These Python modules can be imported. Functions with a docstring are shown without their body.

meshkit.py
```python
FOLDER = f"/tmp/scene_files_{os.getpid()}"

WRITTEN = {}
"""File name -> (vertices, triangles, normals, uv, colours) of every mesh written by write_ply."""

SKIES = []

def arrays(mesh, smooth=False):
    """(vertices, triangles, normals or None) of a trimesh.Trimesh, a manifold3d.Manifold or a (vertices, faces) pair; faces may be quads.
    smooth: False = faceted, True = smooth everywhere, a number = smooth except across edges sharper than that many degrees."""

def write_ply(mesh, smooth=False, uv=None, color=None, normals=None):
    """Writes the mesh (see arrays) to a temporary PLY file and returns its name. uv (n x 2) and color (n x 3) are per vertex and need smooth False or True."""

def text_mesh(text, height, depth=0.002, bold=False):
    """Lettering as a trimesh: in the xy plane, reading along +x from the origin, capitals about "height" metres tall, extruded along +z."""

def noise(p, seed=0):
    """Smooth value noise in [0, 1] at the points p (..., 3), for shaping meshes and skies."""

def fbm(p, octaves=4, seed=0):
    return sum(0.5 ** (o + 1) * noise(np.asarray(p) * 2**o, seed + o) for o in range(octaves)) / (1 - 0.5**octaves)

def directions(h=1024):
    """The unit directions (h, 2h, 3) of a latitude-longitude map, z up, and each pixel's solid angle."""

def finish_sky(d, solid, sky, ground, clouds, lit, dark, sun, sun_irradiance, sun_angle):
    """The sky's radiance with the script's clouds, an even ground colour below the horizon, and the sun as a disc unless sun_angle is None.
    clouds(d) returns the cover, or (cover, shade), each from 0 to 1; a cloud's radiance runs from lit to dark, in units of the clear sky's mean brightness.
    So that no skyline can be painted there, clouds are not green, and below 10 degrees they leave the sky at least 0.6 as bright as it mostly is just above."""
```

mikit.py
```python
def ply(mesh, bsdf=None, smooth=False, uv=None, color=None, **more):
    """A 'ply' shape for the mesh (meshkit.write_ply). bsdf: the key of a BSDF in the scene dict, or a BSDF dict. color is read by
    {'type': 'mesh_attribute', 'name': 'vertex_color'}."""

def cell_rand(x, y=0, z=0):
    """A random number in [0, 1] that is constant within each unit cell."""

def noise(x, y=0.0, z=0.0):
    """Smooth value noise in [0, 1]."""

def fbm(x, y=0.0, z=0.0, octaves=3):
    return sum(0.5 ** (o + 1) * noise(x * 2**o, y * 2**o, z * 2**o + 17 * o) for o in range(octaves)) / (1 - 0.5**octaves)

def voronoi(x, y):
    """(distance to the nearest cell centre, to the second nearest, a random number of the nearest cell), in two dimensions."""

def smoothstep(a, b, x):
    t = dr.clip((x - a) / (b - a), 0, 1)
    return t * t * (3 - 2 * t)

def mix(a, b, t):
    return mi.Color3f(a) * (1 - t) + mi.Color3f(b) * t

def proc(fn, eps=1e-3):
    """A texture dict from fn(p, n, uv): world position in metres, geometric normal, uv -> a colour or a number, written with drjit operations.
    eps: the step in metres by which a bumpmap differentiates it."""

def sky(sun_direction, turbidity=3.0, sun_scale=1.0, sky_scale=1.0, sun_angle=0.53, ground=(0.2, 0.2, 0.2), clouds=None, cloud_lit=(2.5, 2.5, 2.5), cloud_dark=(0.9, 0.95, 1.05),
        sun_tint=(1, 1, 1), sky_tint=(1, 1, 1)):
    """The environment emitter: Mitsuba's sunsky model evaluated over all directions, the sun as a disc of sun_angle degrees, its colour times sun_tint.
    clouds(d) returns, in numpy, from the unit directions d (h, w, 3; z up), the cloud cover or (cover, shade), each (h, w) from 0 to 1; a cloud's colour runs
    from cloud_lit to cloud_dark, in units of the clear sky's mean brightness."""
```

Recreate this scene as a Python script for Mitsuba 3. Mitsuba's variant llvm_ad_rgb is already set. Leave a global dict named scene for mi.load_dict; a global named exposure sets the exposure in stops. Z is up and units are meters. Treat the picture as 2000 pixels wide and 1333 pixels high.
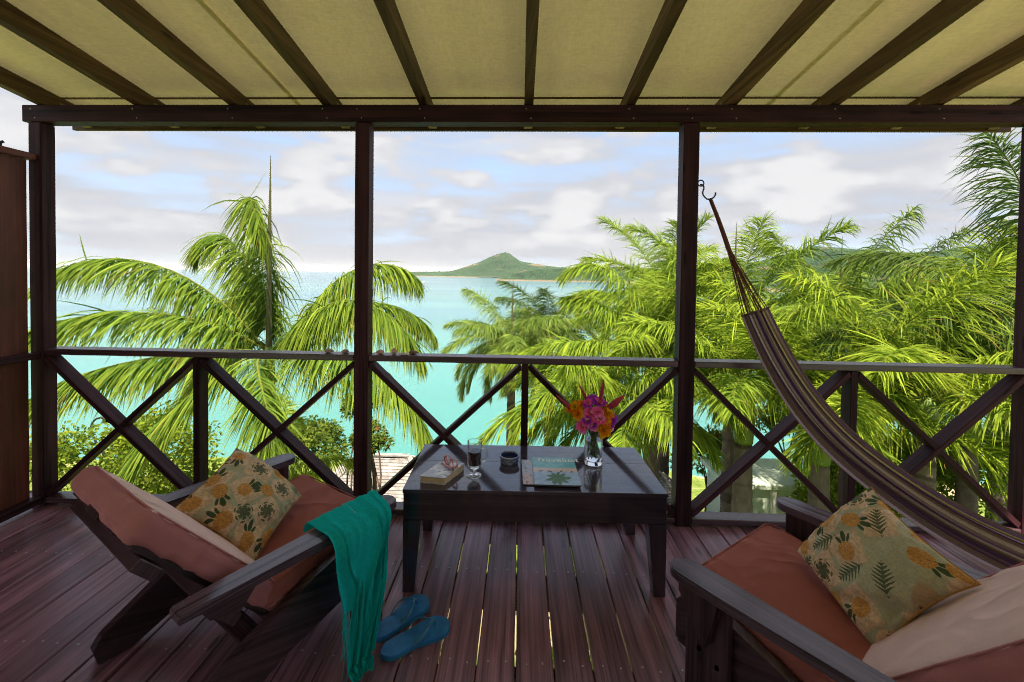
import math, random
import numpy as np, trimesh, drjit as dr, mitsuba as mi, mikit, meshkit
from mikit import proc, noise, fbm, voronoi, cell_rand, smoothstep, mix
from scipy.spatial.transform import Rotation as Rot

# ------------------------------------------------------------------ camera, sky, exposure
scene, labels = {}, {}
EYE = np.array([0, 0, 1.46])
_yaw, _pit, _rol, _cx, _cy = .0357, .022, .0132, 985.31, 552.86
_f = np.array([-math.sin(_yaw) * math.cos(_pit), math.cos(_yaw) * math.cos(_pit), -math.sin(_pit)])
_r = np.array([math.cos(_yaw), math.sin(_yaw), 0.0])
_u = np.cross(_r, _f)
_u = -_r * math.sin(_rol) + _u * math.cos(_rol)
scene['camera'] = {'type': 'perspective', 'fov': 2 * math.degrees(math.atan(1000 / 870)), 'fov_axis': 'x',
                   'principal_point_offset_x': -(_cx - 1000) / 2000, 'principal_point_offset_y': -(_cy - 666.5) / 1333,
                   'near_clip': .05, 'far_clip': 90000.0,
                   'to_world': mi.ScalarTransform4f().look_at(origin=EYE.tolist(), target=(EYE + _f).tolist(), up=_u.tolist())}
exposure = 3.3


def clouds(d):
    z = np.maximum(d[..., 2], 0)
    q = d / (z[..., None] + .22)
    q = q * np.array([1.0, 1.0, 0]) + np.array([3.1, 7.7, 0])
    big = meshkit.fbm(q * 1.1, 5, 3)
    a = np.arctan2(d[..., 0], d[..., 1])
    puff = meshkit.fbm(np.stack([a * 9.0, z * 24, z * 0 + 2.3], -1), 6, 11)
    wisp = meshkit.fbm(np.stack([a * 3.0, z * 26, z * 0 + 5.3], -1), 5, 21)
    ss = lambda lo, hi, x: (lambda t: t * t * (3 - 2 * t))(np.clip((x - lo) / (hi - lo), 0, 1))
    high = ss(.05, .6, z)
    puffs = ss(.46, .70, puff) * ss(.0, .10, z) * (1 - .6 * high)
    veil = .56 + .35 * (1 - ss(.02, .3, z)) + .5 * ss(.35, .62, wisp) + .25 * ss(.4, .6, big)
    cover = np.clip(np.maximum(veil * .75, .93 * (1 - ss(.0, .16, z))) + puffs * .8, 0, 1)
    shade = np.clip(.75 - .75 * puffs - .35 * ss(.45, .7, wisp), 0, 1)
    return cover, shade


scene['sky'] = mikit.sky((.12, -.42, 1.0), turbidity=3.0, sun_scale=1.05, sky_scale=.85, sun_angle=.8, clouds=clouds,
                         cloud_lit=(1.06, 1.06, 1.08), cloud_dark=(.64, .67, .77), sky_tint=(1.05, 1.0, 1.0), ground=(.12, .2, .16))

# ------------------------------------------------------------------ helpers
rng = np.random.default_rng(7)
_used = {}


def newkey(base):
    n = _used.get(base, 0)
    _used[base] = n + 1
    return base if n == 0 else f'{base}_{n:03d}'


def lab(k, label=None, cat=None, group=None, kind=None):
    d = {}
    if label: d['label'] = label
    if cat: d['category'] = cat
    if group: d['group'] = group
    if kind: d['kind'] = kind
    if d: labels[k] = d
    return k


def thing(name, label, cat, group=None, kind=None):
    return lab(newkey(name), label, cat, group, kind)


def obj(name, mesh, mat, parent=None, smooth=False, uv=None, color=None, tw=None, label=None, cat=None, group=None, kind=None):
    k = newkey(name if parent is None else parent + '__' + name)
    if isinstance(mesh, MB):
        v, f, u = mesh.data()
        mesh, uv = (v, f), (u if uv is None else uv)
    d = mikit.ply(mesh, mat, smooth, uv=uv, color=color)
    if tw is not None: d['to_world'] = mi.ScalarTransform4f(np.asarray(tw, float))
    scene[k] = d
    lab(k, label, cat, group, kind)
    return k


class MB:
    """collects pieces with uv = (metres along the grain, metres across + 10 * a number of the piece)"""
    n = 0

    def __init__(self): self.v, self.f, self.u, self.c = [], [], [], 0

    def add(self, v, f, axis=(1, 0, 0), uv=None, piece=None):
        v, f = np.asarray(v, float), np.asarray(f, int)
        if f.shape[1] == 4: f = np.vstack([f[:, [0, 1, 2]], f[:, [0, 2, 3]]])
        if uv is None:
            a = np.asarray(axis, float); a = a / np.linalg.norm(a)
            o = np.cross(a, [0, 0, 1.0]) if abs(a[2]) < .9 else np.array([1.0, 0, 0])
            o /= np.linalg.norm(o); o2 = np.cross(a, o)
            MB.n += 1
            k = (MB.n * 7) % 61 if piece is None else piece
            w = v - v.mean(0)
            uv = np.stack([v @ a + k * .37, w @ o + 1.0 * (w @ o2) + 10 * k], 1)
        self.v.append(v); self.f.append(f + self.c); self.u.append(uv); self.c += len(v)
        return self

    def box(self, x0, x1, y0, y1, z0, z1, axis=None, b=.004, tw=None):
        v, f = bevel(x0, x1, y0, y1, z0, z1, b)
        if axis is None: axis = np.eye(3)[int(np.argmax([x1 - x0, y1 - y0, z1 - z0]))]
        axis = np.asarray(axis, float)
        if tw is not None:
            tw = np.asarray(tw, float); v = v @ tw[:3, :3].T + tw[:3, 3]; axis = tw[:3, :3] @ axis
        return self.add(v, f, axis)

    def beam(self, p, q, w, h, up=(0, 0, 1), b=.003):
        """a bar from p to q, w wide across, h along up"""
        p, q, up = np.array(p, float), np.array(q, float), np.array(up, float)
        L = np.linalg.norm(q - p); a = (q - p) / L
        s = np.cross(a, up); s /= np.linalg.norm(s); u = np.cross(s, a)
        m = np.eye(4); m[:3, 0], m[:3, 1], m[:3, 2], m[:3, 3] = a, -s, u, p
        return self.box(0, L, -w / 2, w / 2, -h / 2, h / 2, (1, 0, 0), b, m)

    def tube(self, pts, rad, n=8, cap=True):
        v, f = tube(pts, rad, n, cap)
        return self.add(v, f, (1, 0, 0))

    def data(self): return np.vstack(self.v), np.vstack(self.f), np.vstack(self.u)


def bevel(x0, x1, y0, y1, z0, z1, b):
    b = min(b, .45 * (x1 - x0), .45 * (y1 - y0), .45 * (z1 - z0))
    key = 'bev'
    if key not in _cache:
        pts = []
        for sx in (0, 1):
            for sy in (0, 1):
                for sz in (0, 1):
                    for k in range(3): pts.append((sx, sy, sz, k))
        P = np.array([[(s[0] * 2 - 1) * (1 - .2 * (s[3] != 0)), (s[1] * 2 - 1) * (1 - .2 * (s[3] != 1)), (s[2] * 2 - 1) * (1 - .2 * (s[3] != 2))] for s in pts])
        h = trimesh.convex.convex_hull(P)
        idx = [int(np.argmin(((P - v) ** 2).sum(1))) for v in h.vertices]
        _cache[key] = (np.array([pts[i] for i in idx]), np.array(h.faces))
    s, f = _cache[key]
    lo, hi = np.array([x0, y0, z0]), np.array([x1, y1, z1])
    v = np.empty((len(s), 3))
    for a in range(3):
        inn = np.where(s[:, 3] != a, b, 0)
        v[:, a] = np.where(s[:, a] == 1, hi[a] - inn, lo[a] + inn)
    return v, f


_cache = {}


def frames(P):
    P = np.asarray(P, float)
    t = np.gradient(P, axis=0); t /= np.linalg.norm(t, axis=1, keepdims=True) + 1e-12
    a = np.array([0, 0, 1.0]) if abs(t[0, 2]) < .9 else np.array([1.0, 0, 0])
    N = np.empty_like(P)
    for i in range(len(P)):
        a = a - t[i] * (a @ t[i]); a = a / (np.linalg.norm(a) + 1e-12); N[i] = a
    return t, N, np.cross(t, N)


def tube(pts, rad, n=8, cap=True):
    P = np.asarray(pts, float); m = len(P)
    r = np.broadcast_to(np.asarray(rad, float), (m,))
    t, N, B = frames(P)
    a = np.arange(n) * 2 * math.pi / n
    v = (P[:, None] + r[:, None, None] * (np.cos(a)[None, :, None] * N[:, None] + np.sin(a)[None, :, None] * B[:, None])).reshape(-1, 3)
    i, j = np.meshgrid(np.arange(m - 1), np.arange(n), indexing='ij')
    q = np.stack([i * n + j, (i) * n + (j + 1) % n, (i + 1) * n + (j + 1) % n, (i + 1) * n + j], -1).reshape(-1, 4)[:, ::-1]
    f = np.vstack([q[:, [0, 1, 2]], q[:, [0, 2, 3]]])
    f = f[:, ::-1]
    if cap:
        v = np.vstack([v, P[:1], P[-1:]]); k = np.arange(n)
        f = np.vstack([f, np.stack([k * 0 + m * n, (k + 1) % n, k], 1), np.stack([k * 0 + m * n + 1, (m - 1) * n + k, (m - 1) * n + (k + 1) % n], 1)])
    return v, f


def spline(P, n):
    P = np.asarray(P, float)
    d = np.r_[0, np.cumsum(np.linalg.norm(np.diff(P, axis=0), axis=1))]
    from scipy.interpolate import CubicSpline
    return CubicSpline(d / d[-1], P)(np.linspace(0, 1, n))


def gridfaces(m, n, closed=False):
    i, j = np.meshgrid(np.arange(m - 1), np.arange(n if closed else n - 1), indexing='ij')
    j2 = (j + 1) % n
    return np.stack([i * n + j, (i + 1) * n + j, (i + 1) * n + j2, i * n + j2], -1).reshape(-1, 4)


def tri(q): return np.vstack([q[:, [0, 1, 2]], q[:, [0, 2, 3]]])


def lathe(profile, n=40, loc=(0, 0, 0)):
    p = np.asarray(profile, float); a = np.arange(n) * 2 * math.pi / n
    v = np.stack([p[:, None, 0] * np.cos(a), p[:, None, 0] * np.sin(a), p[:, None, 1] + 0 * a], -1).reshape(-1, 3) + np.array(loc)
    f = tri(gridfaces(len(p), n, True))
    return v, f[:, ::-1]


def rounded_box(sx, sy, sz, r, n=14):
    """a grid box with rounded edges, full sizes sx, sy, sz"""
    g = trimesh.creation.box((2, 2, 2))
    vs, fs, c = [], [], 0
    t = np.linspace(-1, 1, n)
    t = np.sign(t) * (1 - (1 - np.abs(t)) ** 1.6)
    A, B = np.meshgrid(t, t, indexing='ij')
    for ax in range(3):
        for s in (-1, 1):
            p = np.empty((n * n, 3)); p[:, ax] = s
            p[:, (ax + 1) % 3], p[:, (ax + 2) % 3] = A.ravel(), B.ravel()
            q = gridfaces(n, n)
            if s < 0: q = q[:, ::-1]
            vs.append(p); fs.append(tri(q) + c); c += n * n
    m = trimesh.Trimesh(np.vstack(vs), np.vstack(fs), process=False); m.merge_vertices(digits_vertex=6)
    h = np.array([sx, sy, sz]) / 2
    P = m.vertices * h
    inner = np.clip(P, -(h - r), h - r)
    d = P - inner; L = np.linalg.norm(d, axis=1, keepdims=True)
    V = np.where(L > 1e-9, inner + d / np.maximum(L, 1e-9) * r, P)
    return V, np.array(m.faces), np.array(m.vertices)


# ------------------------------------------------------------------ materials
def rgb(*c): return {'type': 'rgb', 'value': list(c)}


def wood_colour(dark, light, tone=.35, knots=True, soft=0.0):
    def fn(p, n, uv):
        a, b = uv.x, uv.y
        k = cell_rand(dr.floor(b / 10 + .5), 5, 1)
        warp = noise(a * 1.7, b * 6) * .016
        ring = fbm(a * .9, (b + warp) * 46, k * 9, 3)
        fine = smoothstep(.15, .85, noise(a * 5, b * 240))
        t = (smoothstep(.25, .75, ring) * .62 + fine * .38) * (1 - soft) + .5 * soft
        c = mix(dark, light, t) * (1 - tone + 2 * tone * k)
        worn = smoothstep(.55, .8, fbm(a * 2.3, b * 9, 3, 3))
        c = c * (1 - .30 * worn) * (.72 + .56 * fbm(a * 6, b * 17, 9, 3))
        if knots:
            d1, _, kr = voronoi(a * 1.9, b * 8.0)
            kn = smoothstep(.10, .05, d1) * dr.select(kr > .6, 1.0, 0.0)
            c = c * (1 - .6 * kn)
        return c
    return proc(fn)


def wood_bump(depth=1.0):
    def fn(p, n, uv):
        a, b = uv.x, uv.y
        return (noise(a * 1.0, b * 70) * .6 + noise(a * 9, b * 300) * .4) * depth
    return proc(fn, 4e-4)


def wood(key, dark, light, rough=.5, spec=.4, coat=0.0, tone=.3, knots=True, bump=.0005, soft=0.0):
    b = {'type': 'principled', 'base_color': wood_colour(dark, light, tone, knots, soft), 'roughness': rough, 'specular': spec, 'clearcoat': coat, 'clearcoat_gloss': .85}
    scene[key] = {'type': 'bumpmap', 'arbitrary': wood_bump(), 'scale': bump, 'bsdf': b} if bump else b


wood('deck_wood', (.036, .012, .020), (.42, .20, .262), .33, .5, tone=.2, bump=.0008, soft=.35)
wood('frame_wood', (.014, .006, .008), (.070, .026, .032), .5, .12, tone=.2, bump=.0003)
wood('rail_wood', (.018, .008, .011), (.085, .036, .046), .34, .8, .3, tone=.15, bump=.0002)
wood('rafter_wood', (.05, .028, .012), (.15, .09, .045), .55, .35, tone=.2)
wood('lit_tail_wood', (.20, .16, .085), (.42, .36, .20), .7, .2, bump=0)  # rafter ends: sun bounce from outside is put into this paler colour
wood('screen_wood', (.09, .022, .012), (.18, .046, .03), .5, .4, tone=.12, knots=False)
wood('chair_wood', (.012, .006, .007), (.066, .035, .048), .24, .55, .5, tone=.1, bump=.0002)
wood('arm_wood', (.017, .010, .015), (.135, .090, .130), .26, .6, .5, tone=.1, bump=.0002)  # worn paler by use, with bluish sky sheen also put into the lavender
wood('table_top_lacquer', (.024, .017, .028), (.062, .048, .078), .10, 1.0, 1.0, tone=.1, knots=False, bump=0)  # paler than the apron lacquer: bluish sky sheen put into the base colour
wood('table_lacquer', (.016, .010, .016), (.040, .026, .042), .10, 1.0, 1.0, tone=.1, knots=False, bump=0)
wood('house_wood', (.10, .05, .03), (.22, .12, .08), .6, .3, bump=0)


def simple(key, c, rough=.6, spec=.3, **k):
    scene[key] = {'type': 'principled', 'base_color': c if isinstance(c, dict) else rgb(*c), 'roughness': rough, 'specular': spec, **k}


def cloth(key, c, var=.12, weave=900., bump=.0002, sheen=.4, trans=None):
    def col(p, n, uv):
        t = fbm(p.x * 14, p.y * 14, p.z * 14, 3)
        w = noise(p.x * weave, p.y * weave, p.z * weave)
        return mi.Color3f(*c) * (1 - var + 2 * var * t) * (.9 + .2 * w)
    b = {'type': 'principled', 'base_color': proc(col), 'roughness': .85, 'specular': .15, 'sheen': sheen}

    def crease(p, n, uv):
        q = noise(p.x * 5, p.y * 5, p.z * 5) * 3
        r = 1 - dr.abs(2 * noise(p.x * 9 + q, p.y * 9, p.z * 9 + q) - 1)
        return r * r * r + .25 * fbm(p.x * 30, p.y * 30, p.z * 30, 2)
    scene[key] = {'type': 'twosided', 'bsdf': {'type': 'bumpmap', 'arbitrary': proc(crease, 2e-3), 'scale': .006, 'bsdf': b}}


def roof_fn(p, n, uv):
    w = noise(p.x * 160, p.y * 55) * .5 + noise(p.x * 40, p.y * 170) * .5
    s = fbm(p.x * 1.3, p.y * 1.1, 0, 4)
    st = fbm(p.x * 7, p.y * .8, 4, 3)
    return mix((.74, .68, .36), (.90, .84, .47), s) * (.84 + .20 * w) * (.85 + .3 * st)


scene['roof_sheet'] = {'type': 'principledthin', 'base_color': proc(roof_fn), 'roughness': .6, 'diff_trans': .07, 'eta': 1.4}
cloth('terracotta_cloth', (.33, .105, .088))
cloth('faded_cloth', (.60, .42, .40), var=.08)
cloth('rose_cloth', (.42, .165, .175))
simple('dark_thread', (.05, .025, .02), .8)
simple('steel', (.45, .44, .42), .35, .5, metallic=.9)
simple('dark_iron', (.03, .028, .028), .45, .5, metallic=.6)
simple('coffee', (.018, .007, .004), .1, .5)
simple('paper', proc(lambda p, n, uv: mix((.42, .30, .17), (.62, .49, .31), noise(p.x * 30, p.y * 30, p.z * 1500))), .8)
simple('white_paint', (.85, .85, .84), .5)
simple('cream_paint', (.72, .68, .58), .6)
simple('pale_green_paint', (.55, .66, .56), .6)
simple('boat_white', (.8, .8, .8), .3)
simple('pink_frame', (.75, .35, .38), .25, .5)
simple('red_frame', (.35, .03, .05), .25, .5)
simple('blue_rubber', proc(lambda p, n, uv: mix((.014, .14, .42), (.03, .24, .60), fbm(p.x * 40, p.y * 40, 0, 3))), .5, .4)
simple('strap_rubber', (.022, .15, .30), .35, .5)
simple('brass', (.55, .42, .16), .35, .5, metallic=.8)
simple('stem_green', proc(lambda p, n, uv: mix((.03, .07, .015), (.10, .17, .04), noise(p.x * 60, p.y * 60, p.z * 40))), .5)
scene['clear_glass'] = {'type': 'dielectric', 'int_ior': 1.5, 'ext_ior': 1.0}
scene['clear_water'] = {'type': 'dielectric', 'int_ior': 1.33, 'ext_ior': 1.0}
simple('ceramic', proc(lambda p, n, uv: mix((.24, .26, .32), (.05, .06, .14), smoothstep(.4, .6, fbm(p.x * 25, p.y * 25, p.z * 60, 3)))), .2, .5, clearcoat=.6)
simple('ceramic_inside', (.02, .03, .13), .15, .5, clearcoat=.8)


def leaf_bsdf(key, trans, rough=.42, spec_tint=0.0):
    scene[key] = {'type': 'principledthin', 'base_color': {'type': 'mesh_attribute', 'name': 'vertex_color'}, 'roughness': rough, 'diff_trans': trans, 'eta': 1.45}


leaf_bsdf('leaf', .95, .3)
scene['petal'] = {'type': 'principledthin', 'base_color': {'type': 'mesh_attribute', 'name': 'vertex_color'}, 'roughness': .6, 'diff_trans': .7, 'eta': 1.3}
scene['plain_colour'] = {'type': 'twosided', 'bsdf': {'type': 'principled', 'base_color': {'type': 'mesh_attribute', 'name': 'vertex_color'}, 'roughness': .6, 'specular': .3}}


def trunk_fn(p, n, uv):
    ringn = noise(p.z * 9 + noise(p.x * 7, p.y * 7) * .6, 3.0)
    t = fbm(p.x * 16, p.y * 16, p.z * 7, 4)
    c = mix((.09, .07, .06), (.22, .18, .155), t)
    return c * (1 - .45 * smoothstep(.55, .75, ringn))


simple('palm_trunk', proc(trunk_fn), .85, .15)
simple('bark', proc(lambda p, n, uv: mix((.05, .035, .025), (.17, .13, .10), fbm(p.x * 20, p.y * 20, p.z * 6, 4))), .9, .1)
simple('crownshaft_green', proc(lambda p, n, uv: mix((.10, .16, .03), (.17, .25, .06), fbm(p.x * 9, p.y * 9, p.z * 2.5, 3))), .4, .4)


simple('spear_skin', (.07, .075, .028), .5)


def shingle_fn(p, n, uv):
    k = cell_rand(dr.floor(uv.x * 6 + cell_rand(dr.floor(uv.y), 3) * 5), dr.floor(uv.y), 2)
    t = fbm(p.x * 5, p.y * 5, p.z * 5, 4)
    return mix((.16, .155, .155), (.28, .275, .27), t) * (.72 + .5 * k)


simple('shingle', proc(shingle_fn), .9, .1)


def ground_fn(p, n, uv):
    t = fbm(p.x * .9, p.y * .9, 0, 5)
    s = noise(p.x * 9, p.y * 9)
    g = mix((.05, .09, .015), (.14, .18, .04), t) * (.6 + .7 * s)
    return mix(g, (.30, .24, .16), smoothstep(.62, .72, fbm(p.x * .35, p.y * .35, 3, 3)) * .7)


simple('ground_green', proc(ground_fn), .95, .1)


def water_fn(p, n, uv):
    d = dr.sqrt(p.x * p.x + p.y * p.y)
    far = 1 - dr.exp(-d / 260)
    c = mix((.046, .18, .165), (.046, .10, .13), far)
    st = fbm(p.x * .006 + 4, p.y * .022, 0, 4)
    c = c * (.80 + .42 * st)
    reef = smoothstep(.58, .72, fbm(p.x * .0035, p.y * .009, 7, 4)) * smoothstep(80, 220, d)
    return mix(c, (.028, .09, .14), reef * .6)


def wave_fn(p, n, uv):
    return fbm(p.x * .9, p.y * 1.6, 0, 4) * .5 + fbm(p.x * .16, p.y * .3, 3, 2)


scene['sea_water'] = {'type': 'bumpmap', 'arbitrary': proc(wave_fn, .03), 'scale': .032,
                      'bsdf': {'type': 'principled', 'base_color': proc(water_fn), 'roughness': .16, 'specular': .35}}


def hill_fn(p, n, uv):
    a = fbm(p.x * .05, p.y * .05, p.z * .05, 5)
    b = noise(p.x * .35, p.y * .35, p.z * .35)
    g = mix((.012, .034, .022), (.036, .066, .034), a) * (.4 + 1.0 * b)
    rock = smoothstep(.66, .76, fbm(p.x * .012, p.y * .012, p.z * .06, 4))
    shore = smoothstep(5.5, 1.5, p.z + 14.5 + a * 3)
    g = mix(g, (.17, .11, .08), rock * .75)
    return mix(g, (.17, .12, .09), shore * .8)


simple('hill_green', proc(hill_fn), .95, .05)

# ------------------------------------------------------------------ the setting
def terrain_z(x, y):
    prof = np.interp(y, [-30, 2, 6, 12, 22, 34, 42, 60], [-2.2, -2.6, -4.2, -6.6, -10.0, -14.0, -16.0, -18.0])
    n = meshkit.fbm(np.stack([x * .25, y * .25, x * 0], -1), 4, 5) - .5
    return prof + n * 1.2


def make_ground():
    x = np.r_[np.linspace(-70, -22, 16), np.linspace(-20, 30, 70), np.linspace(32, 90, 18)]
    y = np.linspace(-20, 60, 110)
    X, Y = np.meshgrid(x, y, indexing='ij')
    V = np.stack([X, Y, terrain_z(X, Y)], -1).reshape(-1, 3)
    f = tri(gridfaces(len(x), len(y)))
    obj('ground', (V, f), 'ground_green', smooth=True, kind='structure', label='green slope falling from the porch to the turquoise bay')


make_ground()
v = np.array([[-30000, -200, -14.5], [30000, -200, -14.5], [30000, 30000, -14.5], [-30000, 30000, -14.5]], float)
obj('sea', (v, np.array([[0, 1, 2], [0, 2, 3]])), 'sea_water', kind='structure', label='turquoise sea bay stretching to the horizon')


def heightfield(name, x0, x1, y0, y1, nx, ny, crest, yc, wy, rough, label, seed):
    x, y = np.linspace(x0, x1, nx), np.linspace(y0, y1, ny)
    X, Y = np.meshgrid(x, y, indexing='ij')
    c = np.interp(X, crest[0], crest[1]) + 14.5
    bell = np.exp(-((Y - yc) / wy) ** 2)
    s = 90.0 / (y1 - y0) * 4
    n1 = meshkit.fbm(np.stack([X * .012, Y * .012, X * 0], -1), 5, seed) - .5
    n2 = meshkit.fbm(np.stack([X * .12, Y * .12, X * 0], -1), 3, seed + 9) - .5
    Z = -14.5 - 3 + (c + 3) * bell * (1 + .5 * n1 * (1 - bell * .85)) + n1 * rough * np.clip(c / 15, .2, 1.0) + n2 * rough * .45
    V = np.stack([X, Y, Z], -1).reshape(-1, 3)
    obj(name, (V, tri(gridfaces(nx, ny))), 'hill_green', smooth=True, kind='structure', label=label)


heightfield('island', -560, 640, 1480, 2150, 220, 100,
            ([-560, -500, -452, -330, -284, -250, -215, -170, -130, -100, -80, -64, -48, -30, -2, 40, 83, 120, 157, 300, 640],
             [-17, -14, 1, 4, 5, 14, 27, 44, 62, 75, 82, 86, 82, 70, 52, 43, 37, 32, 28, 20, 12]), 1800, 190, 4, 'green island with a rounded peak across the bay', 4)
heightfield('headland', -75, 420, 900, 1160, 150, 60,
            ([-75, -60, -40, 0, 27, 60, 90, 140, 200, 420], [-17.5, -15, -7, 5, 11, 13, 16, 18, 18, 16]), 1010, 55, 4, 'low rocky green headland in front of the island', 14)
heightfield('hills', 150, 1150, 470, 900, 170, 80,
            ([150, 230, 314, 365, 400, 415, 473, 496, 586, 700, 900, 1150], [-16, 5, 22, 28, 38, 45, 44, 40, 41, 60, 75, 80]), 650, 110, 6, 'wooded hills rising behind the palms on the right', 24)

# boat with its wake, far out
b = thing('motor_boat', 'tiny white motor boat crossing the bay before the island', 'boat')
hx = np.array([[-2.6, -.8, 0], [-2.6, .8, 0], [1.2, .9, 0], [3.2, 0, .1], [1.2, -.9, 0], [-2.5, -1.1, 1.0], [-2.5, 1.1, 1.0], [1.2, 1.2, 1.1], [3.9, 0, 1.35], [1.2, -1.2, 1.1]])
h = trimesh.convex.convex_hull(hx)
bt = np.eye(4); bt[:3, :3] = Rot.from_euler('z', 8, degrees=True).as_matrix(); bt[:3, 3] = (-150, 676, -14.5)
obj('hull', (h.vertices, h.faces), 'boat_white', b, tw=bt)
mb = MB().box(-1.2, .9, -.7, .7, 1.0, 2.1, b=.2); obj('cabin', mb, 'boat_white', b, tw=bt)
t = np.linspace(0, 1, 30); w = .5 + 2.4 * t
wv = np.vstack([np.stack([-2.5 - 26 * t, w * (1 + .2 * np.sin(t * 40)), t * 0 + .05], 1), np.stack([-2.5 - 26 * t, -w, t * 0 + .05], 1)])
wf = np.array([[i, i + 1, 31 + i, 30 + i] for i in range(29)])
obj('boat_wake', (wv, wf), 'boat_white', tw=bt, kind='structure', label='white foam trail behind the motor boat')

# ------------------------------------------------------------------ deck
deck = lab(newkey('deck_floor'), 'dark stained timber porch deck of long narrow boards', None, None, 'structure')
PITCH, Y_IN, Y_OUT = .1445, -.55, 2.735
joists = [-.45, .10, .62, 1.13, 1.64, 2.16, 2.69]
for i in range(-24, 24):
    g = .0035 + .0025 * rng.random() + (.002 if i in (-3, -2, 0, 2) else 0)
    m = MB(); x0 = i * PITCH
    dz = rng.normal(0, .0012)
    m.box(x0 + g / 2, x0 + PITCH - g / 2, Y_IN, Y_OUT + rng.normal(0, .004), -.03 + dz, dz, (0, 1, 0), .0035)
    obj('plank', m, 'deck_wood', deck)
for y in joists:
    m = MB().box(-3.5, 3.5, y - .022, y + .022, -.19, -.033); obj('joist', m, 'frame_wood', deck)
m = MB().box(-3.5, 3.5, 2.74, 2.78, -.2, -.005); obj('edge_board', m, 'frame_wood', deck)
sv, sf, c = [], [], 0
prof = lathe([(0.0045, 0), (.0042, .0012), (.002, .0018), (0.0001, .0018)], 8)
for i in range(-24, 24):
    for y in joists:
        for s in (.28, .72):
            q = prof[0] + np.array([(i + s) * PITCH + rng.normal(0, .004), y + rng.normal(0, .006), .0005]); sv.append(q); sf.append(prof[1] + c); c += len(q)
obj('screw_heads', (np.vstack(sv), np.vstack(sf)), 'steel', deck, kind='stuff')

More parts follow.
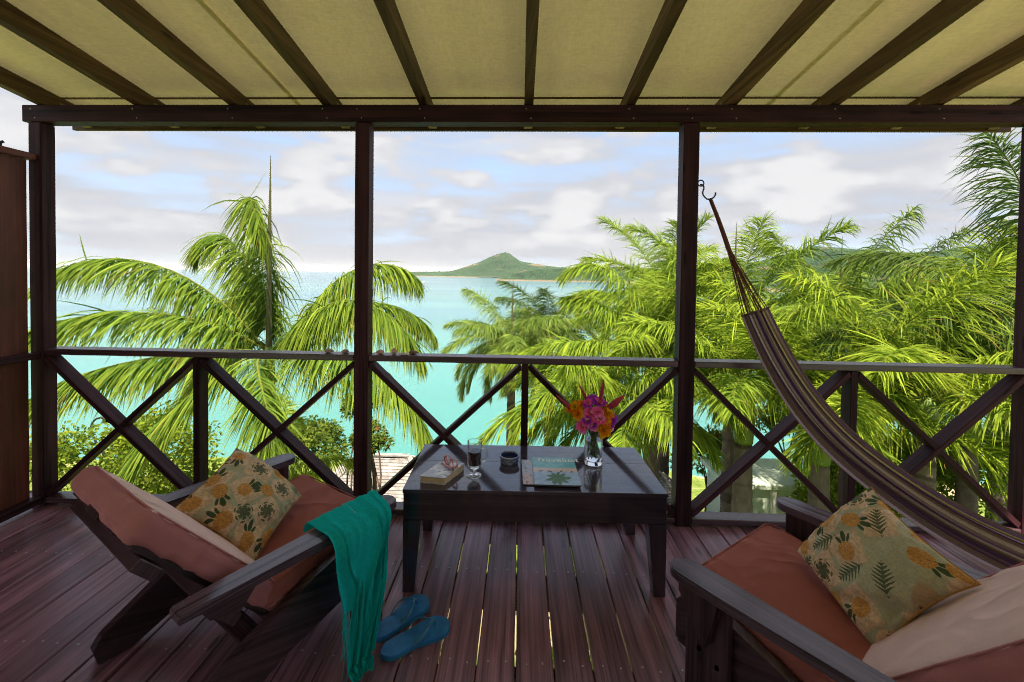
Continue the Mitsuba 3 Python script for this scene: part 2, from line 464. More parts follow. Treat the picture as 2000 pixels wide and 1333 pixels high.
# ------------------------------------------------------------------ porch posts, beam, roof
PY0, PY1 = 2.585, 2.673
for lbl, x0, x1 in (('square dark timber corner post at the left end of the railing', -2.965, -2.885),
                    ('square dark timber post left of the coffee table', -.977, -.893),
                    ('square dark timber post with the hammock hook', .918, 1.008),
                    ('square dark timber corner post at the right edge of the picture', 2.85, 2.94)):
    p = thing('porch_post', lbl, 'post')
    obj('shaft', MB().box(x0, x1, PY0, PY1, .001, 2.329, b=.005), 'frame_wood', p)
    obj('shoe', MB().box(x0 + .004, x1 - .004, PY0 + .004, PY1 - .004, .0, .0012, b=.0003), 'steel', p)
obj('header_beam', MB().box(-3.0, 3.3, 2.583, 2.675, 2.331, 2.43, b=.004), 'frame_wood', label='long dark horizontal beam resting on the posts', cat='beam')

nails = lathe([(.0035, 0), (.0035, .001), (.0001, .0022)], 8)
nv, nf, c = [], [], 0
for x in (-2.93, -2.30, -1.72, -1.155, -.95, -.58, .035, .62, .95, 1.195, 1.765, 2.33, 2.88):
    for dx, z in ((-.015, 2.405), (.012, 2.352)):
        q = nails[0][:, [0, 2, 1]] * np.array([1, -1, 1]) + np.array([x + dx, 2.5832, z]); nv.append(q); nf.append(nails[1] + c); c += len(q)
obj('nail_heads', (np.vstack(nv), np.vstack(nf)), 'steel', 'header_beam', kind='stuff')

roof = thing('porch_roof', 'sloping porch roof of olive sheeting on dark rafters', 'roof')
SL = .14
rz = lambda y: 2.432 + SL * (2.63 - y)
RX = [-2.90, -2.30, -1.72, -1.155, -.582, .035, .62, 1.195, 1.765, 2.33, 2.92]
YF, YB = 2.90, -1.2
for x in RX:
    m = MB()
    v, f = bevel(x - .026, x + .026, YB, YF, 0, .095, .003)
    v = v.copy(); v[:, 2] += rz(v[:, 1]); m.add(v, f, (0, 1, 0))
    rf = obj('rafter', m, 'rafter_wood', roof)
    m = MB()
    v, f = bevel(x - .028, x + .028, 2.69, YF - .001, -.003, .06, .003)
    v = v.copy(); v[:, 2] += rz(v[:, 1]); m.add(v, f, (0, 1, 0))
    obj('tail', m, 'lit_tail_wood', rf, label='rafter end with sun bounce put into its pale colour')
m = MB(); v, f = bevel(-3.02, 3.04, 2.902, 2.93, rz(2.9) - .012, rz(2.9) + .11, .003); m.add(v, f, (1, 0, 0)); obj('fascia_board', m, 'rafter_wood', roof)
xs = [-3.03, -1.43, .03, 1.48, 3.05]
for a, bx in zip(xs[:-1], xs[1:]):
    nx, ny = 14, 40
    X, Y = np.meshgrid(np.linspace(a, bx + .03, nx), np.linspace(YB, 2.95, ny), indexing='ij')
    sag = .004 * (meshkit.noise(np.stack([X * 2.2, Y * 2.2, X * 0], -1), 5) - .5)
    Zt = rz(Y) + .0985 + sag + .006 * (bx + .03 - X) / (bx - a)
    obj('roof_panel', (np.stack([X, Y, Zt], -1).reshape(-1, 3), tri(gridfaces(nx, ny))), 'roof_sheet', roof, smooth=True)
obj('purlin', MB().box(-3.02, 3.04, 2.70, 2.704, rz(2.7) + .085, rz(2.7) + .097, b=.001), 'rafter_wood', roof)

cabin = thing('unseen_cabin_wall', 'unseen cream board wall of the cabin behind the viewer, sized to cut back light', 'wall')  # out of view; width and open ends shaped to cut back light and reflections
for i in range(15):
    for x0, x1 in ((-2.1, -.002), (.002, 2.1)):
        obj('board', MB().box(x0, x1, -.62, -.598, .01 + i * .19, .198 + i * .19, (1, 0, 0), .004), 'cream_paint', cabin)

# ------------------------------------------------------------------ railing bays
HR = .965
bays = [(-2.885, -.977, 'left', -1.938), (-.893, .918, 'middle', .035), (1.008, 2.85, 'right', 1.91)]
bl = {'left': 'dark timber railing bay with crossed braces behind the left chair', 'middle': 'dark timber railing bay with crossed braces behind the coffee table',
      'right': 'dark timber railing bay with crossed braces behind the hammock'}
for x0, x1, nm, xm in bays:
    r = thing('railing_bay', bl[nm], 'railing')
    e = .0015
    obj('handrail', MB().box(x0 + e, x1 - e, 2.588, 2.69, HR - .036, HR, b=.004), 'rail_wood', r)
    obj('lower_rail', MB().box(x0 + e, x1 - e, 2.587, 2.68, .018, .05, b=.004), 'rail_wood', r)
    obj('baluster', MB().box(xm - .02, xm + .02, 2.592, 2.672, .0505, HR - .0365, b=.003), 'frame_wood', r)
    for a, bb in ((x0, xm - .02), (xm + .02, x1)):
        for s in (0, 1):
            zt, zb = HR - .075, .088
            p = np.array([a + .02, 2.632, zt if s == 0 else zb]); q = np.array([bb - .02, 2.632, zb if s == 0 else zt])
            d = (q - p) / np.linalg.norm(q - p)
            big = (s == 0) != (nm == 'right')
            w = .084 if big else .078
            m = MB()
            vL, vR = p - d * .03, q + d * .03
            m.beam(vL, vR, w, .040, (0, 0, 1))
            vv = m.v[0]; vv[:, 0] = np.clip(vv[:, 0], a + .001, bb - .001); vv[:, 2] = np.clip(vv[:, 2], .051, HR - .037)
            obj('brace', m, 'frame_wood', r)
for x in (-2.3, -1.4, -.4, .5, 1.4, 2.3):
    r = 'railing_bay' if x < -1 else 'railing_bay_001' if x < 1 else 'railing_bay_002'
    obj('spacer_block', MB().box(x - .03, x + .03, 2.61, 2.66, .0015, .0175, b=.001), 'frame_wood', r)

# shells on the handrail
def shell(x, y, sx, sy, sz, rot, col, label, seed):
    a, b = np.linspace(0, 1, 22), np.arange(28) * 2 * math.pi / 28
    A, B = np.meshgrid(a, b, indexing='ij')
    r = np.sin(np.pi * np.clip(A, 0, 1)) ** .6 * (1 - .55 * A) * 1.25
    ridg = 1 + .07 * np.cos(B * 9) + .10 * np.maximum(0, np.sin(A * 26 + B)) * (A > .35)
    X = (A - .45) * 2; Yv = r * np.cos(B) * ridg * .62; Zv = r * np.sin(B) * ridg * .6
    V = np.stack([X * sx, Yv * sy * 1.3, Zv * sz * 1.2], -1).reshape(-1, 3)
    V[:, 2] = np.where(V[:, 2] < 0, V[:, 2] * .5, V[:, 2]); V[:, 2] -= V[:, 2].min()
    V = V @ Rot.from_euler('z', rot, degrees=True).as_matrix().T + np.array([x, y, HR + .0003])
    f = tri(gridfaces(22, 28, True))
    t = meshkit.fbm(V * 60, 3, seed)[:, None]
    C = np.asarray(col) * (.55 + .9 * t)
    obj('seashell', (V, f), 'plain_colour', smooth=True, color=np.clip(C, 0, 1), label=label, cat='seashell')


shell(-1.150, 2.64, .028, .026, .024, 20, (.42, .30, .24), 'greyish shell on the handrail, farther left of two left of the post', 1)
shell(-1.050, 2.64, .026, .026, .022, 160, (.50, .32, .26), 'rounded pink shell on the handrail just left of the post', 2)
shell(-.832, 2.63, .026, .024, .026, 200, (.55, .33, .24), 'orange pink shell on the handrail nearest the post on its right', 3)
shell(-.752, 2.64, .016, .022, .033, 80, (.60, .34, .30), 'upright pink conch shell second right of the post on the handrail', 4)
shell(-.682, 2.61, .033, .024, .014, 170, (.58, .48, .44), 'flat pale shell at the front edge of the handrail', 5)
shell(-.640, 2.655, .031, .024, .020, 10, (.20, .11, .08), 'dark brown shell on the handrail farthest right of the shells', 6)

# ------------------------------------------------------------------ privacy screen at the left
sc = thing('privacy_screen', 'reddish brown board screen closing the left side of the porch', 'screen')
yb = 2.56
for i in range(10):
    y1 = yb - i * .2; obj('board', MB().box(-2.965, -2.945, y1 - .198, y1, .04, 2.095, (0, 0, 1), .002), 'screen_wood', sc)
obj('top_rail', MB().box(-2.985, -2.905, .5, 2.583, 2.098, 2.135, (0, 1, 0), .003), 'screen_wood', sc)
obj('middle_rail', MB().box(-2.944, -2.895, .5, 2.583, .905, .945, (0, 1, 0), .003), 'frame_wood', sc)
obj('bottom_rail', MB().box(-2.944, -2.890, .5, 2.583, .02, .065, (0, 1, 0), .003), 'frame_wood', sc)
obj('bracket', MB().tube([(-2.95, 2.43, 2.136), (-2.95, 2.43, 2.16), (-2.94, 2.44, 2.17)], .008, 6), 'dark_iron', sc)

# ------------------------------------------------------------------ coffee table
def xf(loc, rotz=0, m3=None):
    m = np.eye(4); m[:3, :3] = Rot.from_euler('z', rotz, degrees=True).as_matrix() if m3 is None else m3; m[:3, 3] = loc; return m


tt = thing('coffee_table', 'low dark lacquered coffee table standing against the railing', 'table')
TW = xf((.072, 2.262, 0), 1.6)
TX, TY, TZ = .60, .268, .475
for y0, y1 in ((-TY, .0495), (.0505, TY)): obj('top_board', MB().box(-TX, TX, y0, y1, TZ - .018, TZ, (1, 0, 0), b=.0015), 'table_top_lacquer', tt, tw=TW)
for s in (-1, 1):
    obj('apron', MB().box(-TX + .003, TX - .003, s * (TY - .016) - .012, s * (TY - .016) + .012, TZ - .142, TZ - .0185, b=.002), 'table_lacquer', tt, tw=TW)
    obj('apron', MB().box(s * (TX - .015) - .012, s * (TX - .015) + .012, -TY + .03, TY - .03, TZ - .140, TZ - .0188, b=.002), 'table_lacquer', tt, tw=TW)
    for s2 in (-1, 1):
        m = MB()
        v = np.array([[x, y, z] for z in (0.0015, TZ - .143) for x in (0, .052 if z < .1 else .082) for y in (0, .05 if z < .1 else .07)])
        v[:, 0] = s * (TX - .003 - v[:, 0]); v[:, 1] = s2 * (TY - .003 - v[:, 1])
        hh = trimesh.convex.convex_hull(v); m.add(hh.vertices, hh.faces, (0, 0, 1)); obj('leg', m, 'table_lacquer', tt, tw=TW)

# ------------------------------------------------------------------ lounge chairs (local: x forward, y to the sitter's left, z up)
def chair_frame(tip, fw):
    fw = np.array(fw) / np.linalg.norm(fw); m = np.eye(4)
    m[:3, 0] = (fw[0], fw[1], 0); m[:3, 1] = (-fw[1], fw[0], 0); m[:3, 2] = (0, 0, 1); m[:3, 3] = (tip[0], tip[1], 0); return m


BACK = np.array([-.656, .755]); BACK /= np.linalg.norm(BACK)         # direction up the back in (u, w)
BN = np.array([BACK[1], -BACK[0]])                                   # forward normal of the back


def slab2d(poly, y0, y1):
    """polygon in (u, w) extruded across y"""
    from shapely.geometry import Polygon
    m = trimesh.creation.extrude_polygon(Polygon(poly).buffer(-.003).buffer(.003, join_style=1, quad_segs=2), y1 - y0, engine='earcut')
    v = np.array(m.vertices); V = np.stack([v[:, 0], v[:, 2] + y0, v[:, 1]], 1)
    return V, np.array(m.faces)[:, ::-1]


def arm_outline(s):
    xs = np.linspace(-.80, -.055, 22)
    wid = np.interp(xs, [-.80, -.66, -.45, -.2, -.055], [.032, .041, .047, .054, .052])
    th = np.linspace(-90, 90, 14)[1:-1]
    right = [(x, w) for x, w in zip(xs, wid)]
    nose = [(-.055 + .055 * math.cos(math.radians(t)), -.052 * math.sin(math.radians(t)) * -1) for t in th]
    left = [(x, -w) for x, w in zip(xs, wid)]
    pts = left + nose + right[::-1]
    return [(x, y + s * .375) for x, y in pts]


def make_chair(tip, fw, label):
    c = thing('lounge_chair', label, 'chair'); M = chair_frame(tip, fw)
    from shapely.geometry import Polygon
    P = lambda name, m, par=c, smooth=False: obj(name, m, 'chair_wood', par, smooth=smooth, tw=M)
    for s in (-1, 1):
        e = trimesh.creation.extrude_polygon(Polygon(arm_outline(s)), .022, engine='earcut')
        e2 = trimesh.creation.extrude_polygon(Polygon(arm_outline(s)).buffer(-.004), .028, engine='earcut')
        m = MB(); v = np.array(e.vertices); v[:, 2] += .473; m.add(v, e.faces, (1, 0, 0), piece=11 + s)
        v = np.array(e2.vertices); v[:, 2] += .4725; m.add(v, e2.faces, (1, 0, 0), piece=11 + s)
        obj('armrest', m, 'arm_wood', c, tw=M)
        lg = P('front_leg', MB().box(-.19, -.05, s * .355 - .018, s * .355 + .018, .0015, .472, (0, 0, 1)))
        v, f = slab2d([(-.18, .471), (-.05, .471), (-.05, .44), (-.10, .36), (-.14, .30), (-.165, .40)], s * .395 - .02, s * .395 + .02)
        P('bracket', MB().add(v, f, (0, 0, 1)), lg)
        v, f = slab2d([(.0, .20), (.01, .34), (-.03, .375), (-.16, .375), (-.34, .325), (-.60, .225), (-.79, .10), (-.815, .06), (-.80, .0015), (-.70, .0015), (-.45, .11), (-.2, .17), (-.06, .19)], s * .318 - .018, s * .318 + .018)
        st = P('seat_stringer', MB().add(v, f, (1, 0, -.3)))
        v, f = slab2d([(-.715, .425), (-.63, .40), (-.57, .471), (-.745, .471)], s * .36 - .03, s * .36 + .03)
        P('arm_support', MB().add(v, f, (1, 0, 0)))
        q = lathe([(.0001, .004), (.006, .004), (.008, 0), (.008, -.004)], 6)
        pr = []
        for (u, w) in ((-.10, .26), (-.10, .30), (-.16, .24)):
            vv = np.stack([q[0][:, 0] + u, s * (.374 + q[0][:, 2]), q[0][:, 1] + w], 1); pr.append((vv, q[1] if s < 0 else q[1][:, ::-1]))
        obj('bolt_heads', (np.vstack([a for a, _ in pr]), np.vstack([f + i * len(q[0]) for i, (_, f) in enumerate(pr)])), 'steel', st, tw=M)
    P('front_apron', MB().box(-.012, .012, -.336, .336, .205, .318, (0, 1, 0)))
    for i in range(7):
        u = -.05 - i * .083; w = np.interp(u, [-.60, -.30, -.03], [.19, .285, .335]) + .012
        P('seat_slat', MB().box(u - .036, u + .036, -.33, .33, w - .009, w + .009, (0, 1, 0), .003))
    base = np.array([-.485, .245])
    for i in range(5):
        y = (i - 2) * .112
        L = .61 - .015 * abs(i - 2)
        p = base + BACK * -.02; q = base + BACK * L
        P('back_slat', MB().beam((p[0], y, p[1]), (q[0], y, q[1]), .10, .02, (BN[0], 0, BN[1])))
    for L, hw, nm in ((.24, .39, 'back_rail'), (.50, .29, 'back_rail')):
        p = base + BACK * L - BN * .03
        P(nm, MB().beam((p[0], -hw, p[1]), (p[0], hw, p[1]), .085, .036, (BN[0], 0, BN[1])))
    return c, M


def cushion(name, sx, sy, sz, r, center, axes, M, mat, label, seed, panel=None, bulge=.020, wr=.013):
    """axes: columns = local x, y, z axes in chair space"""
    V, F, U = rounded_box(sx, sy, sz, r, 30)
    bump = (1 - U[:, 0] ** 2) * (1 - U[:, 1] ** 2)
    V = V.copy()
    V[:, 2] += np.sign(U[:, 2]) * bulge * bump * (np.abs(U[:, 2]) > .3)
    n = meshkit.fbm(V * np.array([6, 12, 9]), 4, seed) - .5
    n2 = np.sin((V[:, 0] * 1.0 + V[:, 1] * .25) * 60 + 5 * meshkit.noise(V * 8, seed + 3)) * np.exp(-((np.abs(U[:, 1]) - 1) / .3) ** 2)
    nor = trimesh.Trimesh(V, F, process=False).vertex_normals
    V = V + nor * (n * wr + n2 * .0035)[:, None]
    A = np.eye(4); A[:3, :3] = np.array(axes).T; A[:3, 3] = center
    if panel:
        k = thing(name, label, 'cushion')
        top = (U[F][:, :, 2] > .985).all(1) & (np.abs(U[F][:, :, :2]) < .962).all(2).all(1)
        obj('cover', (V, F[~top]), mat, k, smooth=True, tw=M @ A)
        obj('faded_panel', (V, F[top]), panel, k, smooth=True, tw=M @ A, label='sun bleached pale upper face')
    else:
        k = thing(name, label, 'cushion'); obj('cover', (V, F), mat, k, smooth=True, tw=M @ A)
    h = np.array([sx, sy]) / 2 - r * .32
    cr = r * 1.2
    pts = []
    for qx, qy, a0 in ((1, 1, 0), (-1, 1, 90), (-1, -1, 180), (1, -1, 270)):
        for a in np.linspace(a0, a0 + 90, 6): pts.append((qx * (h[0] - cr) + cr * math.cos(math.radians(a)), qy * (h[1] - cr) + cr * math.sin(math.radians(a))))
    pts.append(pts[0]); pts = np.array(pts)
    pts = np.vstack([np.linspace(pts[i], pts[i + 1], 6)[:-1] for i in range(len(pts) - 1)] + [pts[-1:]])
    Z = sz / 2 - r * .10 + .004 * meshkit.noise(np.c_[pts * 12, pts[:, :1] * 0], seed)
    v, f = tube(np.c_[pts, Z], .0028, 6, False); obj('piping', (v, f), mat, k, smooth=True, tw=M @ A)
    return k


def chair_cushions(M, side, seed):
    slope = math.atan2(.10, .58)
    ax = np.array([[math.cos(slope), 0, math.sin(slope)], [0, 1, 0], [-math.sin(slope), 0, math.cos(slope)]])
    cushion('seat_cushion', .52, .575, .085, .032, (-.252, 0, .345), ax, M, 'terracotta_cloth', f'terracotta seat cushion on the {side} lounge chair', seed)
    bx = np.array([[BACK[0], 0, BACK[1]], [0, -1, 0], [BN[0], 0, BN[1]]])
    ctr = np.array([-.545, .451]) + BACK * .075 - BN * .046
    cushion('back_cushion', .70, .565, .092, .036, (ctr[0], 0, ctr[1]), bx, M, 'rose_cloth', f'pink back cushion with bleached face on the {side} lounge chair', seed + 5, panel='faded_cloth')


_, ML = make_chair((-.85, 2.07), (.53, .85), 'dark slatted lounge chair left of the table, scarf over its arm')
chair_cushions(ML, 'left', 3)
_, MR = make_chair((.83, 1.735), (-.6, .8), 'dark slatted lounge chair right of the table, cut by the frame')
chair_cushions(MR, 'right', 33)


# ------------------------------------------------------------------ pineapple print pillows
def print_fn(p, n, uv):
    x, y = uv.x * 4.0, uv.y * 4.0
    weave = noise(uv.x * 420, uv.y * 90) * .5 + noise(uv.x * 90, uv.y * 420) * .5
    base = mix((.31, .29, .18), (.48, .45, .30), fbm(x * 2, y * 2, 1, 3))
    peach, orange, green = mi.Color3f(.60, .42, .27), mi.Color3f(.54, .27, .08), mi.Color3f(.06, .085, .04)
    c = mi.Color3f(base)
    big = fbm(x * 1.3 + 5, y * 1.3, 8, 2)
    c = mix(c, (.42, .24, .12), smoothstep(.72, .76, big) * .7)
    for layer in range(2):
        ox, oy = .5 * layer + .13, .5 * layer + .07
        X, Y = x + ox, y + oy
        ix, iy = dr.floor(X), dr.floor(Y)
        r1, r2, r3 = cell_rand(ix, iy, 11 + layer), cell_rand(ix, iy, 21 + layer), cell_rand(ix, iy, 31 + layer)
        a0 = r3 * 6.283
        u, v = X - ix - .5 + (r1 - .5) * .2, Y - iy - .5 + (r2 - .5) * .2
        ca, sa = dr.cos(a0), dr.sin(a0)
        u, v = u * ca - v * sa, u * sa + v * ca
        rr = dr.sqrt(u * u + v * v) + 1e-5
        th = dr.atan2(v, u)
        rag = noise(th * 7, r1 * 50) * .07
        if layer == 0:
            patch = smoothstep(.45, .41, dr.maximum(dr.abs(u), dr.abs(v)) + rag * .6)
            c = mix(c, peach * (.8 + .4 * noise(X * 20, Y * 20)), patch * dr.select(r1 > .08, 1.0, 0.0))
        el = dr.sqrt(dr.square(u / .21) + dr.square((v + .06) / .25))
        scales = .72 + .45 * smoothstep(.3, .7, noise((u + v) * 55, (u - v) * 55))
        tuft = smoothstep(.0, .03, .17 * dr.abs(dr.cos(th * 6)) + .05 - dr.sqrt(u * u + dr.square(v - .27)))
        isp = dr.select(r2 > .36, 1.0, 0.0)
        fruit = smoothstep(1.06, .98, el + rag * 1.5)
        pal = smoothstep(.0, .025, .13 + .22 * dr.abs(dr.cos(th * 3.5 + rr * 7)) * (.75 + .35 * dr.cos(rr * 70)) - rr)
        c1 = mix(mix(c, green, tuft), orange * scales, fruit)
        fern = smoothstep(.0, .03, .26 * (1 - dr.square(v / .42)) * (.55 + .45 * dr.cos((v + dr.abs(u) * .7) * 62)) - dr.abs(u)) * dr.select(dr.abs(v) < .42, 1.0, 0.0)
        c2 = mix(c, green, dr.select(r1 > .5, pal, fern) * .9)
        amt = 1.0 if layer == 0 else dr.select(r3 > .2, 1.0, 0.0)
        c = mix(c, dr.select(isp > .5, c1, c2), amt)
    return c * (.75 + .5 * weave)


scene['pineapple_print'] = {'type': 'twosided', 'bsdf': {'type': 'principled', 'base_color': proc(print_fn), 'roughness': .85, 'specular': .15, 'sheen': .3}}


def pillow(center, right, up, s, thick, uvo, label, seed):
    n = 56
    t = np.linspace(-1, 1, n); t = np.sign(t) * (1 - (1 - np.abs(t)) ** 1.35)
    A, B = np.meshgrid(t, t, indexing='ij')
    e = (1 - A ** 2) * (1 - B ** 2)
    h = thick / 2 * np.clip(e, 0, 1) ** .42
    pin = .085
    X = A * (1 - pin * (1 - B ** 2) * np.abs(A) ** 1.5) * s / 2; Y = B * (1 - pin * (1 - A ** 2) * np.abs(B) ** 1.5) * s / 2
    rad = np.exp(-((1 - np.maximum(np.abs(A), np.abs(B))) / .28) ** 2)
    wri = (meshkit.noise(np.stack([A * 11, B * 11, A * 0 + seed], -1)) - .5) * .022 * rad + (meshkit.fbm(np.stack([A * 2.6, B * 2.6, A * 0 + seed + 4], -1), 3) - .5) * .03 * np.clip(e * 3, 0, 1)
    fold = -.016 * np.exp(-((A + B + 1.1) / .16) ** 2) * np.clip(e * 4, 0, 1)
    right, up = np.array(right), np.array(up); nrm = np.cross(right, up)
    # the square stands on a corner: its edges run along right+up and up-right
    ex, ey = (right + up) / 2 ** .5, (up - right) / 2 ** .5
    droop = -.03 * (np.abs(A * B)) ** 2
    cur = (X[..., None] * ex + Y[..., None] * ey + droop[..., None] * nrm * np.sign(1))
    front = center + cur + (h + (wri + fold) * np.clip(e * 6, 0, 1))[..., None] * nrm
    back = center + cur - h[..., None] * nrm
    uv = np.stack([A * s / 2 + uvo[0], B * s / 2 + uvo[1]], -1).reshape(-1, 2) * 2.0
    q = gridfaces(n, n)
    k = thing('throw_pillow', label, 'pillow')
    V = np.vstack([front.reshape(-1, 3), back.reshape(-1, 3)])
    F = np.vstack([tri(q), tri(q)[:, ::-1] + n * n])
    obj('cover', (V, F), 'pineapple_print', k, smooth=True, uv=np.vstack([uv, uv + 3.3]))
    ring = np.vstack([front[:, 0], front[-1, 1:], front[-2::-1, -1], front[0, -2:0:-1], front[:1, 0]])
    v, f = tube(ring, .0032, 6, False); obj('piping', (v, f), 'pineapple_print', k, smooth=True, uv=np.zeros((len(v), 2)) + .31)


def unit(v): v = np.array(v, float); return v / np.linalg.norm(v)


pillow(np.array([-1.095, 1.745, .532]), unit((.579, .773, -.258)), unit((-.491, .584, .647)), .355, .15, (.2, .4), 'pineapple print pillow standing on a corner in the left chair', 2)
pillow(np.array([1.145, 1.466, .54]), unit((.501, -.797, .338)), unit((.339, .54, .77)), .355, .15, (1.3, .9), 'pineapple print pillow standing on a corner in the right chair', 6)

# ------------------------------------------------------------------ hammock
HP = np.array([[1.17, 2.50, 1.56], [1.253, 2.42, 1.27], [1.363, 2.34, .985], [1.558, 2.2, .668], [1.752, 2.07, .495], [1.93, 1.93, .385], [2.06, 1.82, .34], [2.4, 1.45, .32], [2.8, .95, .50], [3.05, .45, .95], [3.18, .1, 1.5]])


def hammock_fn(p, n, uv):
    t = uv.x * 27
    i = dr.floor(t)
    r = cell_rand(i, 3, 1)
    c = mi.Color3f(.19, .13, .105)
    def pick(lo, hi, col):
        return (r >= lo) & (r < hi), mi.Color3f(*col)
    for lo, hi, col in ((.22, .40, (.40, .31, .23)), (.40, .48, (.20, .10, .24)), (.48, .58, (.50, .46, .20)), (.58, .72, (.72, .60, .53)), (.72, .82, (.10, .05, .13)), (.82, .9, (.50, .38, .50)), (.9, 1.1, (.20, .13, .095))):
        m, k = pick(lo, hi, col); c = dr.select(m, k, c)
    w = noise(uv.x * 900, uv.y * 160) * .5 + noise(uv.x * 220, uv.y * 700) * .5
    return c * (.7 + .6 * w)


scene['hammock_cloth'] = {'type': 'principledthin', 'base_color': proc(hammock_fn), 'roughness': .85, 'diff_trans': .6, 'eta': 1.2}
hm = thing('hammock', 'striped brown and purple cloth hammock hung from the porch post', 'hammock')
ns, nt = 150, 150
C = spline(HP[1:], ns)
T, _, _ = frames(C)
toeye = EYE - C; toeye -= T * (toeye * T).sum(1, keepdims=True); toeye /= np.linalg.norm(toeye, axis=1, keepdims=True)
Sd = np.cross(T, toeye)
sg = np.linspace(0, 1, ns); W = np.interp(sg, [0, .06, .15, .28, .40, .55, .8, 1], [.135, .150, .160, .172, .185, .21, .28, .14])
tg = np.linspace(-1, 1, nt)
S2, T2 = np.meshgrid(sg, tg, indexing='ij')
fold = np.zeros_like(S2)
for fr, am, ph, dr_ in ((4, .42, .4, 1.2), (8, .30, 2.1, -1.8), (14, .15, .9, 2.5), (23, .06, 3.0, -3.0)):
    fold += am * np.sin(fr * T2 * 1.5 + ph + dr_ * S2 * 3.0 + 1.6 * meshkit.noise(np.stack([S2 * 5, T2 * 1.5, S2 * 0 + fr], -1)))
depth = W[:, None] * .5 * (fold * .46 - .5 * T2 ** 2)
lat = T2 + .10 * np.sin(7 * T2 + 4 * S2) + .05 * np.sin(17 * T2 - 6 * S2)
HV = C[:, None] + Sd[:, None] * (lat * W[:, None] / 2)[..., None] + toeye[:, None] * depth[..., None]
huv = np.stack([(T2 + 1) / 2, S2 * 3], -1).reshape(-1, 2)
obj('cloth', (HV.reshape(-1, 3), tri(gridfaces(ns, nt))), 'hammock_cloth', hm, smooth=True, uv=huv)
knot = np.array([1.075, 2.592, 1.90]); m = MB(); bundle = spline([knot, (1.105, 2.56, 1.79), (1.150, 2.515, 1.61)], 10)
for i in range(16):
    e = HV[0, int((i + .5) / 16 * nt)]
    off = np.array([math.cos(i * 2.4), math.sin(i * 2.4), 0]) * .007
    pts = np.vstack([bundle + off * np.linspace(.4, 1.4, 10)[:, None], spline([bundle[-1] + off * 1.4, (bundle[-1] + e) / 2 + np.array([0, 0, -.004]), e + T[0] * .01], 8)[1:]])
    m.tube(pts, .0027, 5)
obj('cord', m, 'screen_wood', hm)
v, f = tube(bundle, np.linspace(.010, .013, 10), 10); obj('cord_wrapping', (v, f), 'screen_wood', hm, smooth=True)
v, f = tube(HV[0, ::3], .006, 6); obj('hem', (v, f), 'hammock_cloth', hm, smooth=True, uv=np.zeros((len(v), 2)) + .03)
hk = thing('hammock_hook', 'black iron eye bolt and S hook holding the hammock on the post', 'hook')
a = np.linspace(0, 2 * math.pi, 25)
v, f = tube(np.stack([1.036 + .017 * np.cos(a), 2.63 + 0 * a, 1.995 + .017 * np.sin(a)], 1), .0038, 8, False); obj('eye_ring', (v, f), 'dark_iron', hk, smooth=True)
v, f = tube([(1.0085, 2.63, 1.992), (1.02, 2.63, 1.992)], .005, 8); obj('bolt', (v, f), 'dark_iron', hk, smooth=True)
v, f = tube(spline([(1.030, 2.625, 1.985), (1.044, 2.622, 1.982), (1.050, 2.62, 1.962), (1.042, 2.615, 1.942), (1.047, 2.605, 1.914), (1.068, 2.595, 1.896), (1.092, 2.59, 1.905), (1.102, 2.588, 1.935)], 40), .0042, 8); obj('s_hook', (v, f), 'dark_iron', hk, smooth=True)

# ------------------------------------------------------------------ teal scarf over the left chair's near arm
def scarf_fn(p, n, uv):
    w = noise(uv.x * 700, uv.y * 60) * .5 + noise(uv.x * 90, uv.y * 800) * .5
    line = smoothstep(.80, .9, noise(uv.x * 46, uv.y * .6))
    c = mix((.006, .36, .36), (.02, .64, .62), w)
    c = mix(c, (.20, .66, .58), line * .6)
    return mix(c, (.75, .78, .82), smoothstep(.60, .75, fbm(uv.x * 30, uv.y * 30, 2, 3)) * smoothstep(.055, .02, dr.sqrt(dr.square(uv.x - .17) + dr.square((uv.y - .42) * .8))))


scene['scarf_cloth'] = {'type': 'principledthin', 'base_color': proc(scarf_fn), 'roughness': .85, 'diff_trans': .5, 'eta': 1.2}
sf_ = thing('scarf', 'teal green fringed scarf draped over the left chair arm', 'scarf')


def drape(u0, u1, path, seed, nfold, amp, shrink=1.0, skew=0.0, n=110, m=70):
    """path: (v, w) polyline across the arm in chair space; u from u0 to u1 along the arm"""
    P = spline(np.array(path), n); s = np.linspace(0, 1, n); t = np.linspace(0, 1, m)
    d = np.gradient(P, axis=0); d /= np.linalg.norm(d, axis=1, keepdims=True); N = np.stack([-d[:, 1], d[:, 0]], 1)
    S, Tt = np.meshgrid(s, t, indexing='ij')
    hang = np.clip((S - .25) / .3, 0, 1)
    ph = nfold * 2 * math.pi * Tt + 2.0 * meshkit.noise(np.stack([S * 2, Tt * 3, S * 0 + seed], -1)) * 3
    fo = np.sin(ph) * .6 + .4 * np.sin(2.3 * ph + 1)
    off = amp * (.22 + hang) * (fo + 1.1) + .004
    mid = (u0 + u1) / 2 + skew * S
    wdt = (u1 - u0) * (1 - (1 - shrink) * S)
    U = mid + (Tt - .5) * wdt + .012 * np.cos(ph) * hang
    V = np.stack([U, P[:, 0][:, None] + N[:, 0][:, None] * off, P[:, 1][:, None] + N[:, 1][:, None] * off], -1)
    uv = np.stack([Tt * .36 + seed * .1, S * 1.2], -1).reshape(-1, 2)
    return V, uv, tri(gridfaces(n, m))


